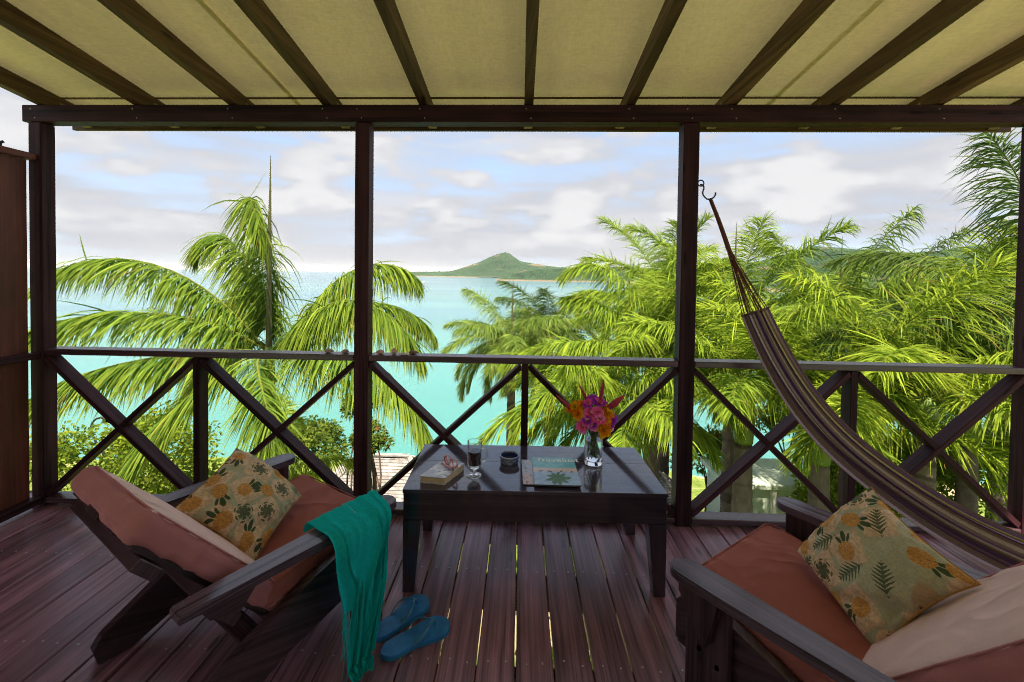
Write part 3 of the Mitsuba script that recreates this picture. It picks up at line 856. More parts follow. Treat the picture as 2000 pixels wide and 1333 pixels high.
long_path = [(.27, .515 - .06), (.30, .508), (.36, .506), (.42, .506), (.445, .49), (.452, .42), (.458, .30), (.465, .15), (.485, .02), (.56, .012)]
V, uv, f = drape(-.225, -.02, long_path, 0, 3.0, .020, .50, -.16); V[..., 2] = np.maximum(V[..., 2], .012); V[..., 1] *= -1
obj('long_fall', (V.reshape(-1, 3), f), 'scarf_cloth', sf_, smooth=True, uv=uv, tw=ML)
short_path = [(.28, .47), (.30, .512), (.37, .511), (.43, .511), (.462, .49), (.474, .42), (.478, .33), (.476, .26), (.474, .235)]
V2, uv2, f2 = drape(-.35, -.15, short_path, 2, 2.1, .013, .76, -.03); V2[..., 1] *= -1
obj('short_fall', (V2.reshape(-1, 3), f2), 'scarf_cloth', sf_, smooth=True, uv=uv2 , tw=ML)
m = MB()
for i in range(34):
    e = V2[-1, int(i / 34 * 69)]
    L = .07 + .10 * rng.random() + (.12 if i % 9 == 0 else 0)
    pts = spline([e, e + np.array([rng.normal(0, .006), -rng.normal(.004, .006), -L * .5]), e + np.array([rng.normal(0, .014), -rng.normal(.004, .01), -L])], 6)
    pts[:, 2] = np.maximum(pts[:, 2], .006); m.tube(pts, np.linspace(.0017, .0008, 6), 4)
obj('fringe', m, 'scarf_cloth', sf_, tw=ML, uv=np.zeros((m.c, 2)) + .5)

# ------------------------------------------------------------------ flip-flops
def flipflop(heel, toe, label, side, tag=False):
    heel, toe = np.array(heel), np.array(toe); d = toe - heel; L = np.linalg.norm(d); ang = math.degrees(math.atan2(d[1], d[0]))
    Mx = xf((heel[0], heel[1], 0), ang)
    s = np.linspace(0, 1, 40)
    hw = np.interp(s, [0, .04, .12, .3, .45, .62, .78, .9, .97, 1], [.004, .022, .034, .036, .034, .043, .050, .045, .026, .004])
    mid = side * np.interp(s, [0, .4, .7, 1], [0, -.004, .004, .007])
    from shapely.geometry import Polygon
    k = thing('flip_flop', label, 'flip-flop')
    poly = Polygon(list(zip(s * L, mid + hw)) + list(zip(s[::-1] * L, (mid - hw)[::-1]))).buffer(.006).simplify(.0006)
    for nm, z0, h, bf, mat in (('sole', .0015, .013, 0, 'strap_rubber'), ('footbed', .0147, .008, -.0012, 'blue_rubber')):
        e = trimesh.creation.extrude_polygon(poly.buffer(bf), h, engine='earcut'); v = np.array(e.vertices); v[:, 2] += z0
        obj(nm, (v, e.faces), mat, k, tw=Mx)
    post = np.array([.80 * L, side * .004, .024])
    for q in (1, -1):
        a = np.array([.40 * L, q * .036, .018])
        pts = spline([a, a + np.array([.035, q * .006, .026]), (a + post) / 2 + np.array([.012, q * .012, .036]), post + np.array([-.012, q * .003, .026]), post + np.array([0, 0, .018])], 22)
        w = np.interp(np.linspace(0, 1, 22), [0, .3, .8, 1], [.007, .0085, .0055, .0045])
        t, N, B = frames(pts)
        prof = np.array([(math.cos(x), math.sin(x)) for x in np.arange(10) * 2 * math.pi / 10])
        sidev = np.cross(t, np.array([0, 0, 1.0])); sidev /= np.linalg.norm(sidev, axis=1, keepdims=True); upv = np.cross(sidev, t)
        tilt = .8 * q
        e1 = sidev * math.cos(tilt) + upv * math.sin(tilt) * 1; e2 = np.cross(t, e1)
        V = (pts[:, None] + prof[None, :, 0, None] * w[:, None, None] * e1[:, None] + prof[None, :, 1, None] * .0026 * e2[:, None]).reshape(-1, 3)
        sk = obj('strap', (V, tri(gridfaces(22, 10, True))[:, ::-1]), 'strap_rubber', k, smooth=True, tw=Mx)
        if tag and q == -1:
            i = 15; m = MB().beam(pts[i] + e2[i] * .004 - t[i] * .012, pts[i] + e2[i] * .004 + t[i] * .012, .007, .0015, e2[i] if e2[i][2] > 0 else -e2[i]); obj('metal_tag', m, 'brass', sk, tw=Mx)
    v, f = tube([post + np.array([0, 0, .021]), post + np.array([0, 0, -.004])], .0045, 8); obj('toe_post', (v, f), 'strap_rubber', k, smooth=True, tw=Mx)


flipflop((-.565, 1.71), (-.392, 1.925), 'blue flip-flop nearer the table leg and scarf', 1)
flipflop((-.500, 1.632), (-.288, 1.808), 'blue flip-flop with a gold strap tag, nearer the camera', -1, True)

# ------------------------------------------------------------------ things on the table
ZT = TZ + .0004
# book
bm = np.array([[-.457, 2.045], [-.337, 2.032], [-.267, 2.198], [-.388, 2.215]])
ex = unit(np.r_[bm[1] - bm[0], 0]); ey = np.array([-ex[1], ex[0], 0])
sh = .44
bk = thing('paperback_book', 'thick white paperback book lying near the table edge', 'book')
def skew(mb):
    v = np.vstack(mb.v); return v
def bookpart(z0, z1, inset, mat, name, col=None):
    a = bm.mean(0); q = np.array([a + (p - a) * (1 - inset) for p in bm])
    V = np.vstack([np.c_[q, np.full(4, z0)], np.c_[q, np.full(4, z1)]]); hh = trimesh.convex.convex_hull(V)
    obj(name, (hh.vertices, hh.faces), mat, bk)
def cover_fn(p, n, uv):
    t = fbm(p.x * 22, p.y * 22, 0, 4)
    c = mix((.45, .47, .58), (.72, .72, .74), smoothstep(.35, .6, t))
    return mix(c, (.10, .16, .30), smoothstep(.60, .70, fbm(p.x * 40, p.y * 70, 4, 3)) * .7)
simple('book_cover', proc(cover_fn), .3, .5)
bookpart(ZT, ZT + .0015, 0, 'book_cover', 'back_cover')
bookpart(ZT + .0016, ZT + .030, .025, 'paper', 'pages')
bookpart(ZT + .0302, ZT + .032, 0, 'book_cover', 'front_cover')
# spectacles on the book
sp = thing('spectacles', 'pink and white spectacles lying across the book', 'spectacles')
zb = ZT + .0325
sx = xf((-.330, 2.165, zb), -52)
for cx_ in (-.033, .033):
    a = np.linspace(0, 2 * math.pi, 29)
    v, f = tube(np.stack([cx_ + .024 * np.cos(a), .0045 + 0 * a, .021 + .018 * np.sin(a)], 1), .0034, 8, False); obj('rim', (v, f), 'pink_frame', sp, smooth=True, tw=sx)
    L = lathe([(.0001, 0), (.0225, 0)], 24); vv = L[0]; vv = np.stack([cx_ + vv[:, 0], .0045 + vv[:, 2], .021 + vv[:, 1] * .75], 1)
v, f = tube(spline([(-.011, .004, .026), (0, .004, .030), (.011, .004, .026)], 8), .003, 8); obj('bridge', (v, f), 'red_frame', sp, smooth=True, tw=sx)
for s_, y_ in ((-1, -.012), (1, -.02)):
    v, f = tube(spline([(s_ * .056, .004, .027), (s_ * .058, -.004, .020), (s_ * .040, y_, .012), (-s_ * .03, y_ - .004, .006), (-s_ * .055, y_ - .002, .004)], 16), .0034, 8); obj('temple', (v, f), 'red_frame' if s_ < 0 else 'pink_frame', sp, smooth=True, tw=sx)
# glass mug of coffee
gm = thing('glass_mug', 'footed glass mug of black coffee behind the book', 'mug')
gx = xf((-.211, 2.135, ZT))
gp = [(.0001, .0), (.034, .0), (.035, .003), (.030, .006), (.010, .012), (.0085, .022), (.012, .034), (.026, .042), (.033, .054), (.0345, .09), (.0345, .155), (.0345, .168), (.0330, .1695), (.0318, .168), (.0318, .09), (.030, .058), (.020, .049), (.0001, .0465)]
v, f = lathe(gp, 48); obj('glass_body', (v, f), 'clear_glass', gm, smooth=35, tw=gx)
v, f = tube(spline([(.0346, 0, .135), (.050, 0, .138), (.060, 0, .125), (.060, 0, .095), (.050, 0, .078), (.0346, 0, .078)], 24), .0045, 10); obj('handle', (v, f), 'clear_glass', gm, smooth=True, tw=xf((-.211, 2.135, ZT), -5))
v, f = lathe([(.0001, .0475), (.0195, .0500), (.0293, .0585), (.0311, .09), (.0311, .122), (.030, .1222), (.0001, .1222)], 40); obj('coffee', (v, f), 'coffee', gm, smooth=35, tw=gx)
# ashtray
at = thing('ashtray', 'small round blue and grey ceramic ashtray on the table', 'ashtray')
ax_ = xf((-.044, 2.30, ZT))
v, f = lathe([(.0001, 0), (.043, 0), (.047, .006), (.047, .024), (.052, .030), (.053, .036), (.051, .040), (.046, .0395), (.0425, .035)], 48); obj('bowl', (v, f), 'ceramic', at, smooth=35, tw=ax_)
v, f = lathe([(.0425, .035), (.041, .012), (.036, .008), (.0001, .008)], 48); obj('inside', (v, f), 'ceramic_inside', at, smooth=35, tw=ax_)

# magazines
def mag_fn(p, n, uv):
    x, y = uv.x, uv.y
    t = fbm(x * 9, y * 16, 0, 4)
    sea = mix((.02, .30, .36), (.20, .55, .58), t)
    low = mix((.16, .30, .52), (.42, .55, .70), fbm(x * 14, y * 40, 2, 3))
    sand = mi.Color3f(.62, .50, .44)
    c = mix(sand, sea, smoothstep(.56, .62, y + (t - .5) * .05))
    c = mix(low, c, smoothstep(.42, .46, y + (t - .5) * .05))
    d = dr.sqrt(dr.square((x - .53) * .8) + dr.square(y - .22)); th = dr.atan2(y - .24, x - .53)
    leaf = smoothstep(.0, .02, .10 + .10 * dr.abs(dr.cos(th * 4.5)) + .05 * noise(th * 6, 2) - d)
    c = mix(c, mi.Color3f(.03, .12, .02) * (.6 + 1.2 * noise(x * 50, y * 50)), leaf)
    ppl = smoothstep(.69, .73, noise(x * 26, y * 22)) * smoothstep(.04, .02, dr.abs(y - .47))
    return mix(c, (.05, .04, .05), ppl)
def mag2_fn(p, n, uv):
    t = fbm(uv.x * 12, uv.y * 12, 5, 4)
    c = mix((.55, .42, .45), (.45, .50, .68), smoothstep(.25, .6, uv.y))
    return mix(c, (.15, .2, .22), smoothstep(.6, .7, t) * .8)
simple('magazine_cover', proc(mag_fn), .25, .5, clearcoat=.5)
simple('magazine_under', proc(mag2_fn), .3, .5, clearcoat=.4)
simple('magazine_pages', proc(lambda p, n, uv: mix((.02, .02, .025), (.16, .14, .14), noise(p.z * 1500, p.x * 3))), .6)
def magazine(x0, x1, y0, y1, z0, th, mat, label, rot, text, tx, th_, bend):
    k = thing('magazine', label, 'magazine'); c = np.array([(x0 + x1) / 2, (y0 + y1) / 2]); w, l = (x1 - x0) / 2, (y1 - y0) / 2
    Mx = xf((c[0], c[1], z0), rot); n = 24
    X, Y = np.meshgrid(np.linspace(-w, w, n), np.linspace(-l, l, n), indexing='ij')
    zc = th + bend * (X / w) ** 2 * .5 + bend * .3 * np.sin(Y / l * 2)
    zz = np.maximum(zc, .002)
    V = np.stack([X, Y, zz], -1).reshape(-1, 3); uv = np.stack([(X / w + 1) / 2, (Y / l + 1) / 2], -1).reshape(-1, 2)
    obj('cover', (V, tri(gridfaces(n, n))), mat, k, smooth=True, uv=uv, tw=Mx)
    obj('pages', MB().box(-w + .001, w - .001, -l + .001, l - .001, .0003, th - .0012, b=.0005), 'magazine_pages', k, tw=Mx)
    tm = meshkit.text_mesh(text, th_, .0004, True)
    v = np.array(tm.vertices); v[:, 0] += tx - w; v[:, 1] += l - th_ - .016
    v[:, 2] += th + bend * (v[:, 0] / w) ** 2 * .5 + bend * .3 * np.sin(v[:, 1] / l * 2) + .0003
    obj('title_lettering', (v, tm.faces), 'white_paint', k, tw=Mx)
magazine(.022, .25, 2.052, 2.322, ZT, .006, 'magazine_under', 'pale magazine half hidden under the turquoise magazine', 1.5, 'Trul', .008, .026, .001)
magazine(.076, .292, 2.032, 2.335, ZT + .0075, .008, 'magazine_cover', 'turquoise travel magazine on top of the pale magazine', .6, 'Travelust', .016, .036, .0015)

# vase with flowers
VX, VY = .392, 2.318
vs = thing('glass_vase', 'clear cylinder glass vase of water on the table', 'vase')
vx = xf((VX, VY, ZT))
v, f = lathe([(.0001, 0), (.044, 0), (.047, .003), (.0475, .03), (.0475, .186), (.0460, .188), (.0445, .186), (.0445, .03), (.041, .022), (.0001, .021)], 56); obj('glass_body', (v, f), 'clear_glass', vs, smooth=35, tw=vx)
v, f = lathe([(.0001, .0216), (.0405, .0226), (.0439, .0305), (.0439, .125), (.0438, .1262), (.0001, .1262)], 56); obj('water', (v, f), 'clear_water', vs, smooth=35, tw=vx)
bq = thing('flower_bouquet', 'bouquet of pink, purple and orange tropical flowers in the vase', 'flowers')
m = MB(); tops = []
frng = np.random.default_rng(21)
def head(px, pz, py=0.0): return np.array([VX + px * 1.12 - .012, VY + py, ZT + pz * 1.03 + .004])
# (dx, dz, dy, radius, colour a, colour b, kind)
PINK, HOT, PUR, ORA, YEL, WHT = (.92, .30, .58), (.85, .12, .38), (.45, .05, .55), (.85, .27, .015), (.85, .45, .02), (.75, .62, .62)
heads = [(.005, .31, .02, .040, PUR, PUR), (-.02, .30, -.01, .035, PUR, HOT), (.035, .305, .0, .036, PUR, HOT), (-.075, .275, .0, .040, ORA, YEL), (-.045, .285, .02, .034, YEL, ORA), (-.065, .245, -.02, .035, YEL, ORA),
         (-.095, .265, .02, .033, ORA, YEL), (.055, .275, .01, .040, ORA, YEL), (.075, .255, -.015, .033, ORA, YEL), (-.01, .255, -.03, .042, PINK, HOT), (.02, .265, -.035, .036, PINK, HOT), (-.025, .225, -.045, .040, PINK, PUR),
         (.03, .235, -.05, .037, HOT, PINK), (-.045, .195, -.045, .040, (.80, .25, .55), HOT), (.0, .205, -.055, .033, PINK, PUR), (.045, .185, -.055, .046, YEL, ORA), (.075, .215, -.02, .040, PUR, PUR), (.095, .225, .01, .036, PUR, PUR), (.085, .185, .015, .036, WHT, PINK), (.055, .225, -.04, .038, ORA, YEL)]
def bloom(center, rad, ca, cb, seed):
    r_ = np.random.default_rng(seed); out = unit(center - np.array([VX, VY + .02, ZT + .16])) + np.array([0, -.55, .1]); out = unit(out)
    s = unit(np.cross(out, (0, 0, 1))); u = np.cross(s, out)
    vs_, fs_, cs_, c = [], [], [], 0
    nP = 6
    for lay in (0, 1):
        for i in range(nP):
            a = i * 2 * math.pi / nP + lay * .5 + r_.normal(0, .1); R = rad * (1.0 - .35 * lay) * (1 + r_.normal(0, .08))
            d = s * math.cos(a) + u * math.sin(a); w = np.cross(out, d)
            A, B = np.meshgrid(np.linspace(0, 1, 8), np.linspace(-1, 1, 6), indexing='ij')
            wid = R * .46 * np.sin(np.pi * np.clip(A * .86 + .12, 0, 1)) ** .8
            lift = R * ((.35 + .5 * lay) * A - (.35 - .2 * lay) * A ** 2.5 + .12 * B ** 2 + .05 * np.sin(A * 9 + B * 3 + i))
            V = center + d * (A * R)[..., None] + w * (B * wid)[..., None] + out * lift[..., None]
            cc = np.array(ca) * (1 - A[..., None] ** 1.2 * 0) * (.8 + .35 * A[..., None]) if lay == 0 else np.array(cb) * (.75 + .4 * A[..., None])
            cc = cc * (.8 + .4 * r_.random())
            vs_.append(V.reshape(-1, 3)); fs_.append(tri(gridfaces(8, 6)) + c); cs_.append(cc.reshape(-1, 3)); c += 48
    sph = trimesh.creation.icosphere(1, rad * .16); vs_.append(sph.vertices + center + out * rad * .22); fs_.append(sph.faces + c); cs_.append(np.tile([.45, .25, .04], (len(sph.vertices), 1)))
    return np.vstack(vs_), np.vstack(fs_), np.clip(np.vstack(cs_), 0, 1)
for i, (dx, dz, dy, rd, ca, cb) in enumerate(heads):
    c_ = head(dx, dz, dy); V, F, C_ = bloom(c_, rd, ca, cb, 100 + i); obj('bloom', (V, F), 'petal', bq, smooth=True, color=C_)
    b0 = np.array([VX + frng.uniform(-.028, .028), VY + frng.uniform(-.028, .028), ZT + .030 + frng.uniform(0, .03)]); mid = np.array([VX + dx * .35, VY + dy * .3, ZT + .17])
    mid[:2] = np.array([VX, VY]) + np.clip(mid[:2] - np.array([VX, VY]), -.024, .024)
    v, f = tube(spline([b0, mid, c_], 12), .0024, 6); obj('stem', (v, f), 'stem_green', bq, smooth=True)
for i, (a0, a1, r0) in enumerate([((-.085, .255, .01), (-.165, .335, .02), .010), ((-.02, .31, .02), (-.055, .385, .03), .009), ((.04, .315, .01), (.058, .42, .02), .011), ((.075, .275, .0), (.150, .345, .0), .019)]):
    p, q = head(*[a0[0], a0[1], a0[2]]), head(*a1); s = np.linspace(0, 1, 16)
    v, f = tube(p + (q - p) * s[:, None], r0 * np.sin(np.pi * np.clip(.12 + .86 * s, 0, 1)) ** .7 * (1 - .3 * s) + .0006, 10)
    t = np.repeat(s, 10); t = np.r_[t, 0, 1][:, None]
    obj('torch_bud', (v, f), 'plain_colour', bq, smooth=True, color=np.clip(np.array([.30, .02, .06]) * (1 - t) + np.array([.42, .05, .05]) * t + .02 * np.sin(t * 60), 0, 1))
    v, f = tube(spline([np.array([VX, VY, ZT + .06]), np.array([VX + a0[0] * .25, VY, ZT + .17]), p], 10), .003, 6); obj('stem', (v, f), 'stem_green', bq, smooth=True)

# ------------------------------------------------------------------ leaves: palms and shrubs
def frond_mesh(P, leaf_len, n, seed, droop=1.1, width=.034, tint=(.055, .105, .016), tip=(.13, .17, .03), rib=(.22, .26, .05), start=.14, rad=.017, lift=.25):
    r = np.random.default_rng(seed)
    P = spline(P, 44)
    seg = np.r_[0, np.cumsum(np.linalg.norm(np.diff(P, axis=0), axis=1))]; seg /= seg[-1]
    s = np.linspace(start, .975, n)
    B = np.stack([np.interp(s, seg, P[:, k]) for k in range(3)], 1)
    T = np.gradient(P, axis=0); T /= np.linalg.norm(T, axis=1, keepdims=True)
    Tn = np.stack([np.interp(s, seg, T[:, k]) for k in range(3)], 1); Tn /= np.linalg.norm(Tn, axis=1, keepdims=True)
    up = np.array([0, 0, 1.0]); S = np.cross(Tn, up); bad = np.linalg.norm(S, axis=1) < .2
    h0 = P[-1] - P[0]; S0 = np.cross(h0, up); S0 /= np.linalg.norm(S0) + 1e-9
    S = S / (np.linalg.norm(S, axis=1, keepdims=True) + 1e-9); S = np.where(bad[:, None] | ((S @ S0) < 0)[:, None], S0, S)
    N = np.cross(S, Tn)
    vs, fs, cs, c = [], [], [], 0
    J = 5
    j = np.arange(J) / (J - 1)
    prof = np.array([.55, 1, .95, .62, .06])
    for side, lf in ((-1, lift), (1, lift), (-1, lift + .5), (1, lift + .5)):
        L = (1.0 if lf == lift else .86) * leaf_len * (.42 + .58 * np.sin(np.pi * np.clip(.16 + .80 * s, 0, 1)) ** .75) * (1 + r.normal(0, .11, n)) * (r.random(n) > .05); L *= np.where(s > .9, 1 - (s - .9) * 4.5, 1)
        A = np.radians(20 + 48 * s ** 1.5 + r.normal(0, 9, n))
        d0 = side * S * np.cos(A)[:, None] + Tn * np.sin(A)[:, None] + N * (lf + r.normal(0, .18, n))[:, None]
        d0 /= np.linalg.norm(d0, axis=1, keepdims=True)
        dro = droop * (1 + r.normal(0, .28, n)) * (.75 + .5 * meshkit.noise(np.stack([s * 7, s * 0 + seed, s * 0], -1)))
        pts = np.empty((n, J, 3)); pts[:, 0] = B
        for q in range(1, J):
            dd = d0 - np.array([.12, .1, 1.0]) * (dro * (j[q] ** .8) * 1.5)[:, None]; dd /= np.linalg.norm(dd, axis=1, keepdims=True)
            pts[:, q] = pts[:, q - 1] + dd * (L / (J - 1))[:, None]
        dirs = np.gradient(pts, axis=1); dirs /= np.linalg.norm(dirs, axis=2, keepdims=True) + 1e-9
        tw_ = (Tn + N * r.normal(0, .5, n)[:, None] + S * r.normal(0, .3, n)[:, None])[:, None]
        Wd = tw_ - dirs * (tw_ * dirs).sum(2, keepdims=True); Wd /= np.linalg.norm(Wd, axis=2, keepdims=True) + 1e-9
        hw = (width / 2) * prof[None, :, None] * (.75 + .25 * (L / leaf_len))[:, None, None]
        V = np.stack([pts - Wd * hw, pts + Wd * hw], 2).reshape(-1, 3)
        i = np.arange(n)[:, None] * (2 * J) + np.arange(J - 1)[None] * 2
        q4 = np.stack([i, i + 1, i + 3, i + 2], -1).reshape(-1, 4)
        mixv = np.clip(j[None, :] * .55 + r.normal(.2, .3, n)[:, None], 0, 1.15)
        col = np.array(tint) * (1 - mixv[..., None]) + np.array(tip) * mixv[..., None]
        dry = (r.random(n) < .05)[:, None] * np.clip(j * 1.6 - .5, 0, 1)[None]
        col = col * (1 - dry[..., None]) + np.array([.22, .13, .045]) * dry[..., None]
        col = col * (1 + r.normal(0, .14, n))[:, None, None]
        vs.append(V); fs.append(tri(q4) + c); cs.append(np.repeat(col[:, :, None], 2, 2).reshape(-1, 3)); c += len(V)
    tv, tf = tube(P[::3], np.linspace(rad, rad * .22, len(P[::3])), 5)
    vs.append(tv); fs.append(tf + c); cs.append(np.tile(rib, (len(tv), 1)))
    return np.vstack(vs), np.vstack(fs), np.clip(np.vstack(cs), .003, 1)


def arc_frond(base, az, el, L, bend, twist=0.0):
    s = np.linspace(0, 1, 9); e = el - bend * s ** 1.35
    st = np.stack([np.cos(e) * math.cos(az), np.cos(e) * math.sin(az), np.sin(e)], 1) * L / 8
    p = np.vstack([[0, 0, 0], np.cumsum((st[:-1] + st[1:]) / 2, axis=0)])
    p[:, :2] += np.stack([-math.sin(az) * s ** 2, math.cos(az) * s ** 2], 1) * twist
    return np.array(base) + p


def palm(label, crown, nf=15, L=3.0, leaf=.62, seed=0, tint=(.085, .15, .022), tip=(.19, .24, .04), droop=1.1, rad=.15, shaft=1.0, spear=1.5, lean=(0, 0), per=98, elr=(78, -18), explicit=None, width=.021, bend=1.2):
    k = thing('palm_tree', label, 'palm tree'); r = np.random.default_rng(seed); crown = np.array(crown, float)
    gx, gy = crown[0] + lean[0], crown[1] + lean[1]; gz = float(terrain_z(np.array(gx), np.array(gy))) - .1
    top = crown - np.array([0, 0, shaft]); base = np.array([gx, gy, gz])
    s = np.linspace(0, 1, 40); P = base + (top - base) * s[:, None]
    rr = rad * (1.25 - .35 * s + .12 * np.sin(s * 3)) * (1 + .03 * np.sin(s * 150))
    v, f = tube(P, rr, 16); obj('trunk', (v, f), 'palm_trunk', k, smooth=True)
    s = np.linspace(0, 1, 14); v, f = tube(top + (crown - top) * s[:, None] * 1.08, rad * (1.0 + .22 * np.sin(np.pi * s * .8) - .55 * s ** 3), 16); obj('crownshaft', (v, f), 'crownshaft_green', k, smooth=True)
    fr = list(explicit or [])
    for i in range(nf):
        t = (i + .5) / nf
        el = math.radians(elr[0] + (elr[1] - elr[0]) * t ** .85 + r.normal(0, 5)); az = i * 2.39996 + r.normal(0, .16) + seed
        b0 = crown + np.array([math.cos(az), math.sin(az), 0]) * rad * .3
        fr.append(arc_frond(b0, az, el, L * (1 + r.normal(0, .07)) * (1 - .12 * t), bend * (.75 + .45 * r.random()) * (1.0 if t > .2 else .75), r.normal(0, .25)))
    for i, pts in enumerate(fr):
        yel = r.random() * .5
        ti = np.array(tint) * (1 - .25 * yel) + np.array([.03, .02, .0]) * yel; tp = np.array(tip) * (1 + .3 * yel)
        V, F, C_ = frond_mesh(pts, leaf, per, seed * 101 + i, droop * (1 + r.normal(0, .12)), width, ti, tp, rad=.016 * L / 3)
        obj('frond', (V, F), 'leaf', k, color=C_)
    if spear:
        v, f = tube(crown + np.array([[0, 0, -.2], [.005, 0, spear * .5], [.02, .01, spear]]) @ np.eye(3) + np.array([lean[0], 0, 0]) * 0, np.array([.045, .032, .004]) * (1.3 if spear > 3 else 1), 6)
        obj('spear_leaf', (v, f), 'spear_skin', k, smooth=True, label='unopened upright leaf')
    return k


# the tall palm in the left bay, its fronds laid out one by one
C0 = np.array([-4.144, 7.2, .085])
F0 = [[(-.37, -.1, .5), (-1.04, -.2, 1.12), (-1.87, -.3, 1.48), (-2.7, -.4, 1.48), (-3.45, -.5, 1.05)],
      [(-.46, -.3, .41), (-1.2, -.5, .65), (-2.28, -.8, .66), (-3.03, -1.0, .42), (-3.4, -1.1, .12)],
      [(-.2, .2, .58), (-.62, .4, 1.41), (-1.16, .6, 1.97), (-1.58, .7, 1.95), (-1.80, .8, 1.5)],
      [(-.10, .2, .9), (-.20, .15, 1.8), (-.24, -.05, 2.38), (-.05, -.45, 2.5), (.28, -.85, 2.22), (.50, -1.1, 1.7)],
      [(.29, .3, .41), (.70, .5, 1.0), (1.28, .7, 1.45), (1.87, .9, 1.47), (2.3, 1.0, 1.08)],
      [(.37, -.1, .29), (.95, -.25, .75), (1.54, -.4, .93), (2.2, -.5, .66), (2.72, -.6, -.02)],
      [(.54, -.3, .05), (1.37, -.6, .1), (2.1, -.8, -.08), (2.6, -.9, -.5), (2.9, -1.0, -1.1)],
      [(-.46, -.4, .12), (-1.45, -.8, .02), (-2.45, -1.0, -.28), (-3.0, -1.1, -.66), (-3.3, -1.2, -1.16)],
      [(.12, -.5, .0), (.46, -1.0, -.25), (.78, -1.3, -.78), (.92, -1.4, -1.35), (.95, -1.45, -1.9)],
      [(-.2, -.4, -.05), (-.72, -.8, -.50), (-1.15, -1.1, -1.15), (-1.42, -1.2, -1.8), (-1.55, -1.3, -2.3)],
      [(-.3, .5, .5), (-.9, 1.2, .95), (-1.7, 1.9, .9), (-2.4, 2.4, .3)], [(.35, .5, .35), (1.0, 1.2, .75), (1.8, 1.8, .6), (2.4, 2.2, -.1)],
      [(-.35, .35, .1), (-1.2, .8, -.1), (-2.0, 1.1, -.7), (-2.4, 1.2, -1.4)]]
palm('tall palm with long drooping fronds in front of the left bay', C0, 0, 3.2, .82, 1, (.08, .17, .026), (.24, .33, .045), explicit=[[C0 + np.array(p) for p in [(0, 0, 0)] + fr] for fr in F0], rad=.095, shaft=1.3, spear=3.25, per=150, droop=2.1, width=.022)
G1, G2, Y1, D1 = (.085, .165, .024), (.12, .215, .027), (.145, .235, .03), (.036, .085, .024)
palm('shorter grey green palm in the middle distance above the water', (-.313, 18, -1.15), 26, 3.2, .8, 3, G1, (.27, .37, .09), spear=2.4, per=85, width=.027, droop=1.1, elr=(52, -45))
palm('dark palm just right of the grey green middle palm', (1.35, 20, -.85), 24, 3.1, .78, 4, D1, (.14, .21, .05), spear=0, per=75, width=.028, droop=.9, elr=(60, -45))
C3 = np.array([2.83, 9.5, -.15])
F3 = [[(-.16, -.1, .75), (-.6, -.2, 1.37), (-1.36, -.4, 1.80), (-2.0, -.5, 1.50)], [(-.6, -.3, .20), (-1.36, -.6, .28), (-2.4, -.9, .2), (-3.2, -1.1, -.15)],
      [(.2, .1, .9), (.5, .2, 1.9), (.95, .3, 2.3)], [(-.45, -.4, -.25), (-1.25, -.8, -.45), (-2.0, -1.1, -1.15), (-2.3, -1.2, -1.8)], [(-.3, .3, .7), (-.9, .8, 1.2), (-1.7, 1.2, 1.0)]]
palm('bright palm left of the hammock post with arching fronds', C3, 13, 2.6, .68, 5, G2, (.29, .40, .045), spear=1.6, per=102, droop=1.2, explicit=[[C3 + np.array(p) for p in [(0, 0, 0)] + fr] for fr in F3])
palm('tall grey tipped palm behind the hammock post', (4.2, 13, 1.0), 13, 2.90, 0.73, 6, G1, (.27, .38, .05), spear=1.3, per=75, width=.025, droop=.6, bend=.8)
palm('palm with spiky upright crown beside the hammock cords', (4.72, 10, .45), 15, 2.90, 0.71, 7, G1, (.27, .38, .05), spear=2.2, per=88, droop=.7, bend=.8)
C6 = np.array([1.80, 8.0, -.80])
F6 = [[(-.55, -.2, .12), (-1.2, -.4, .15), (-1.93, -.6, -.12), (-2.5, -.7, -.72)], [(-.28, -.2, .42), (-.83, -.5, .5), (-1.5, -.8, .2), (-1.85, -.95, -.4)], [(.25, -.2, .45), (.8, -.4, .6), (1.4, -.6, .3), (1.8, -.7, -.3)], [(-.3, .3, .4), (-1.0, .8, .6), (-1.8, 1.2, .2)]]
palm('low palm behind the flower vase', C6, 12, 2.2, .62, 8, G2, (.29, .40, .045), spear=0, per=96, droop=1.2, elr=(60, -35), explicit=[[C6 + np.array(p) for p in [(0, 0, 0)] + fr] for fr in F6])
palm('yellow green palm behind the hammock cloth', (5.0, 7.5, -.62), 10, 3.13, 0.76, 9, Y1, (.35, .46, .045), spear=0, per=100, droop=.6, bend=.75, elr=(75, 2))
palm('large dark palm leaning in from the right edge', (8.15, 7.0, .75), 12, 3.83, 0.85, 10, D1, (.14, .21, .05), spear=0, per=113, droop=1.2, rad=.16)
palm('palm with a tall upright spear leaf before the far hills', (9.1, 13, .35), 13, 3.25, 0.76, 11, G1, (.27, .38, .05), spear=2.3, per=78, width=.027)
palm('palm below the far hills right of the spear', (10.6, 13.5, .25), 12, 3.25, 0.76, 12, D1, (.14, .21, .05), spear=0, per=75, width=.027)
palm('stout trunked palm at lower right behind the railing', (6.05, 6.8, -.35), 10, 2.90, 0.71, 13, Y1, (.35, .46, .045), spear=0, per=96, rad=.135, shaft=.6, droop=.8, elr=(75, -2), bend=.95)
palm('second stout palm beside the right corner post', (7.85, 8.0, -.75), 9, 2.90, 0.71, 14, G2, (.29, .40, .045), spear=0, per=88, rad=.135, shaft=.7, elr=(75, 0), bend=.95)
palm('palm directly right of the hammock post at railing height', (3.95, 7.9, -.45), 10, 2.55, 0.67, 15, G2, (.29, .40, .045), spear=0, per=93, droop=.9, elr=(75, 0))
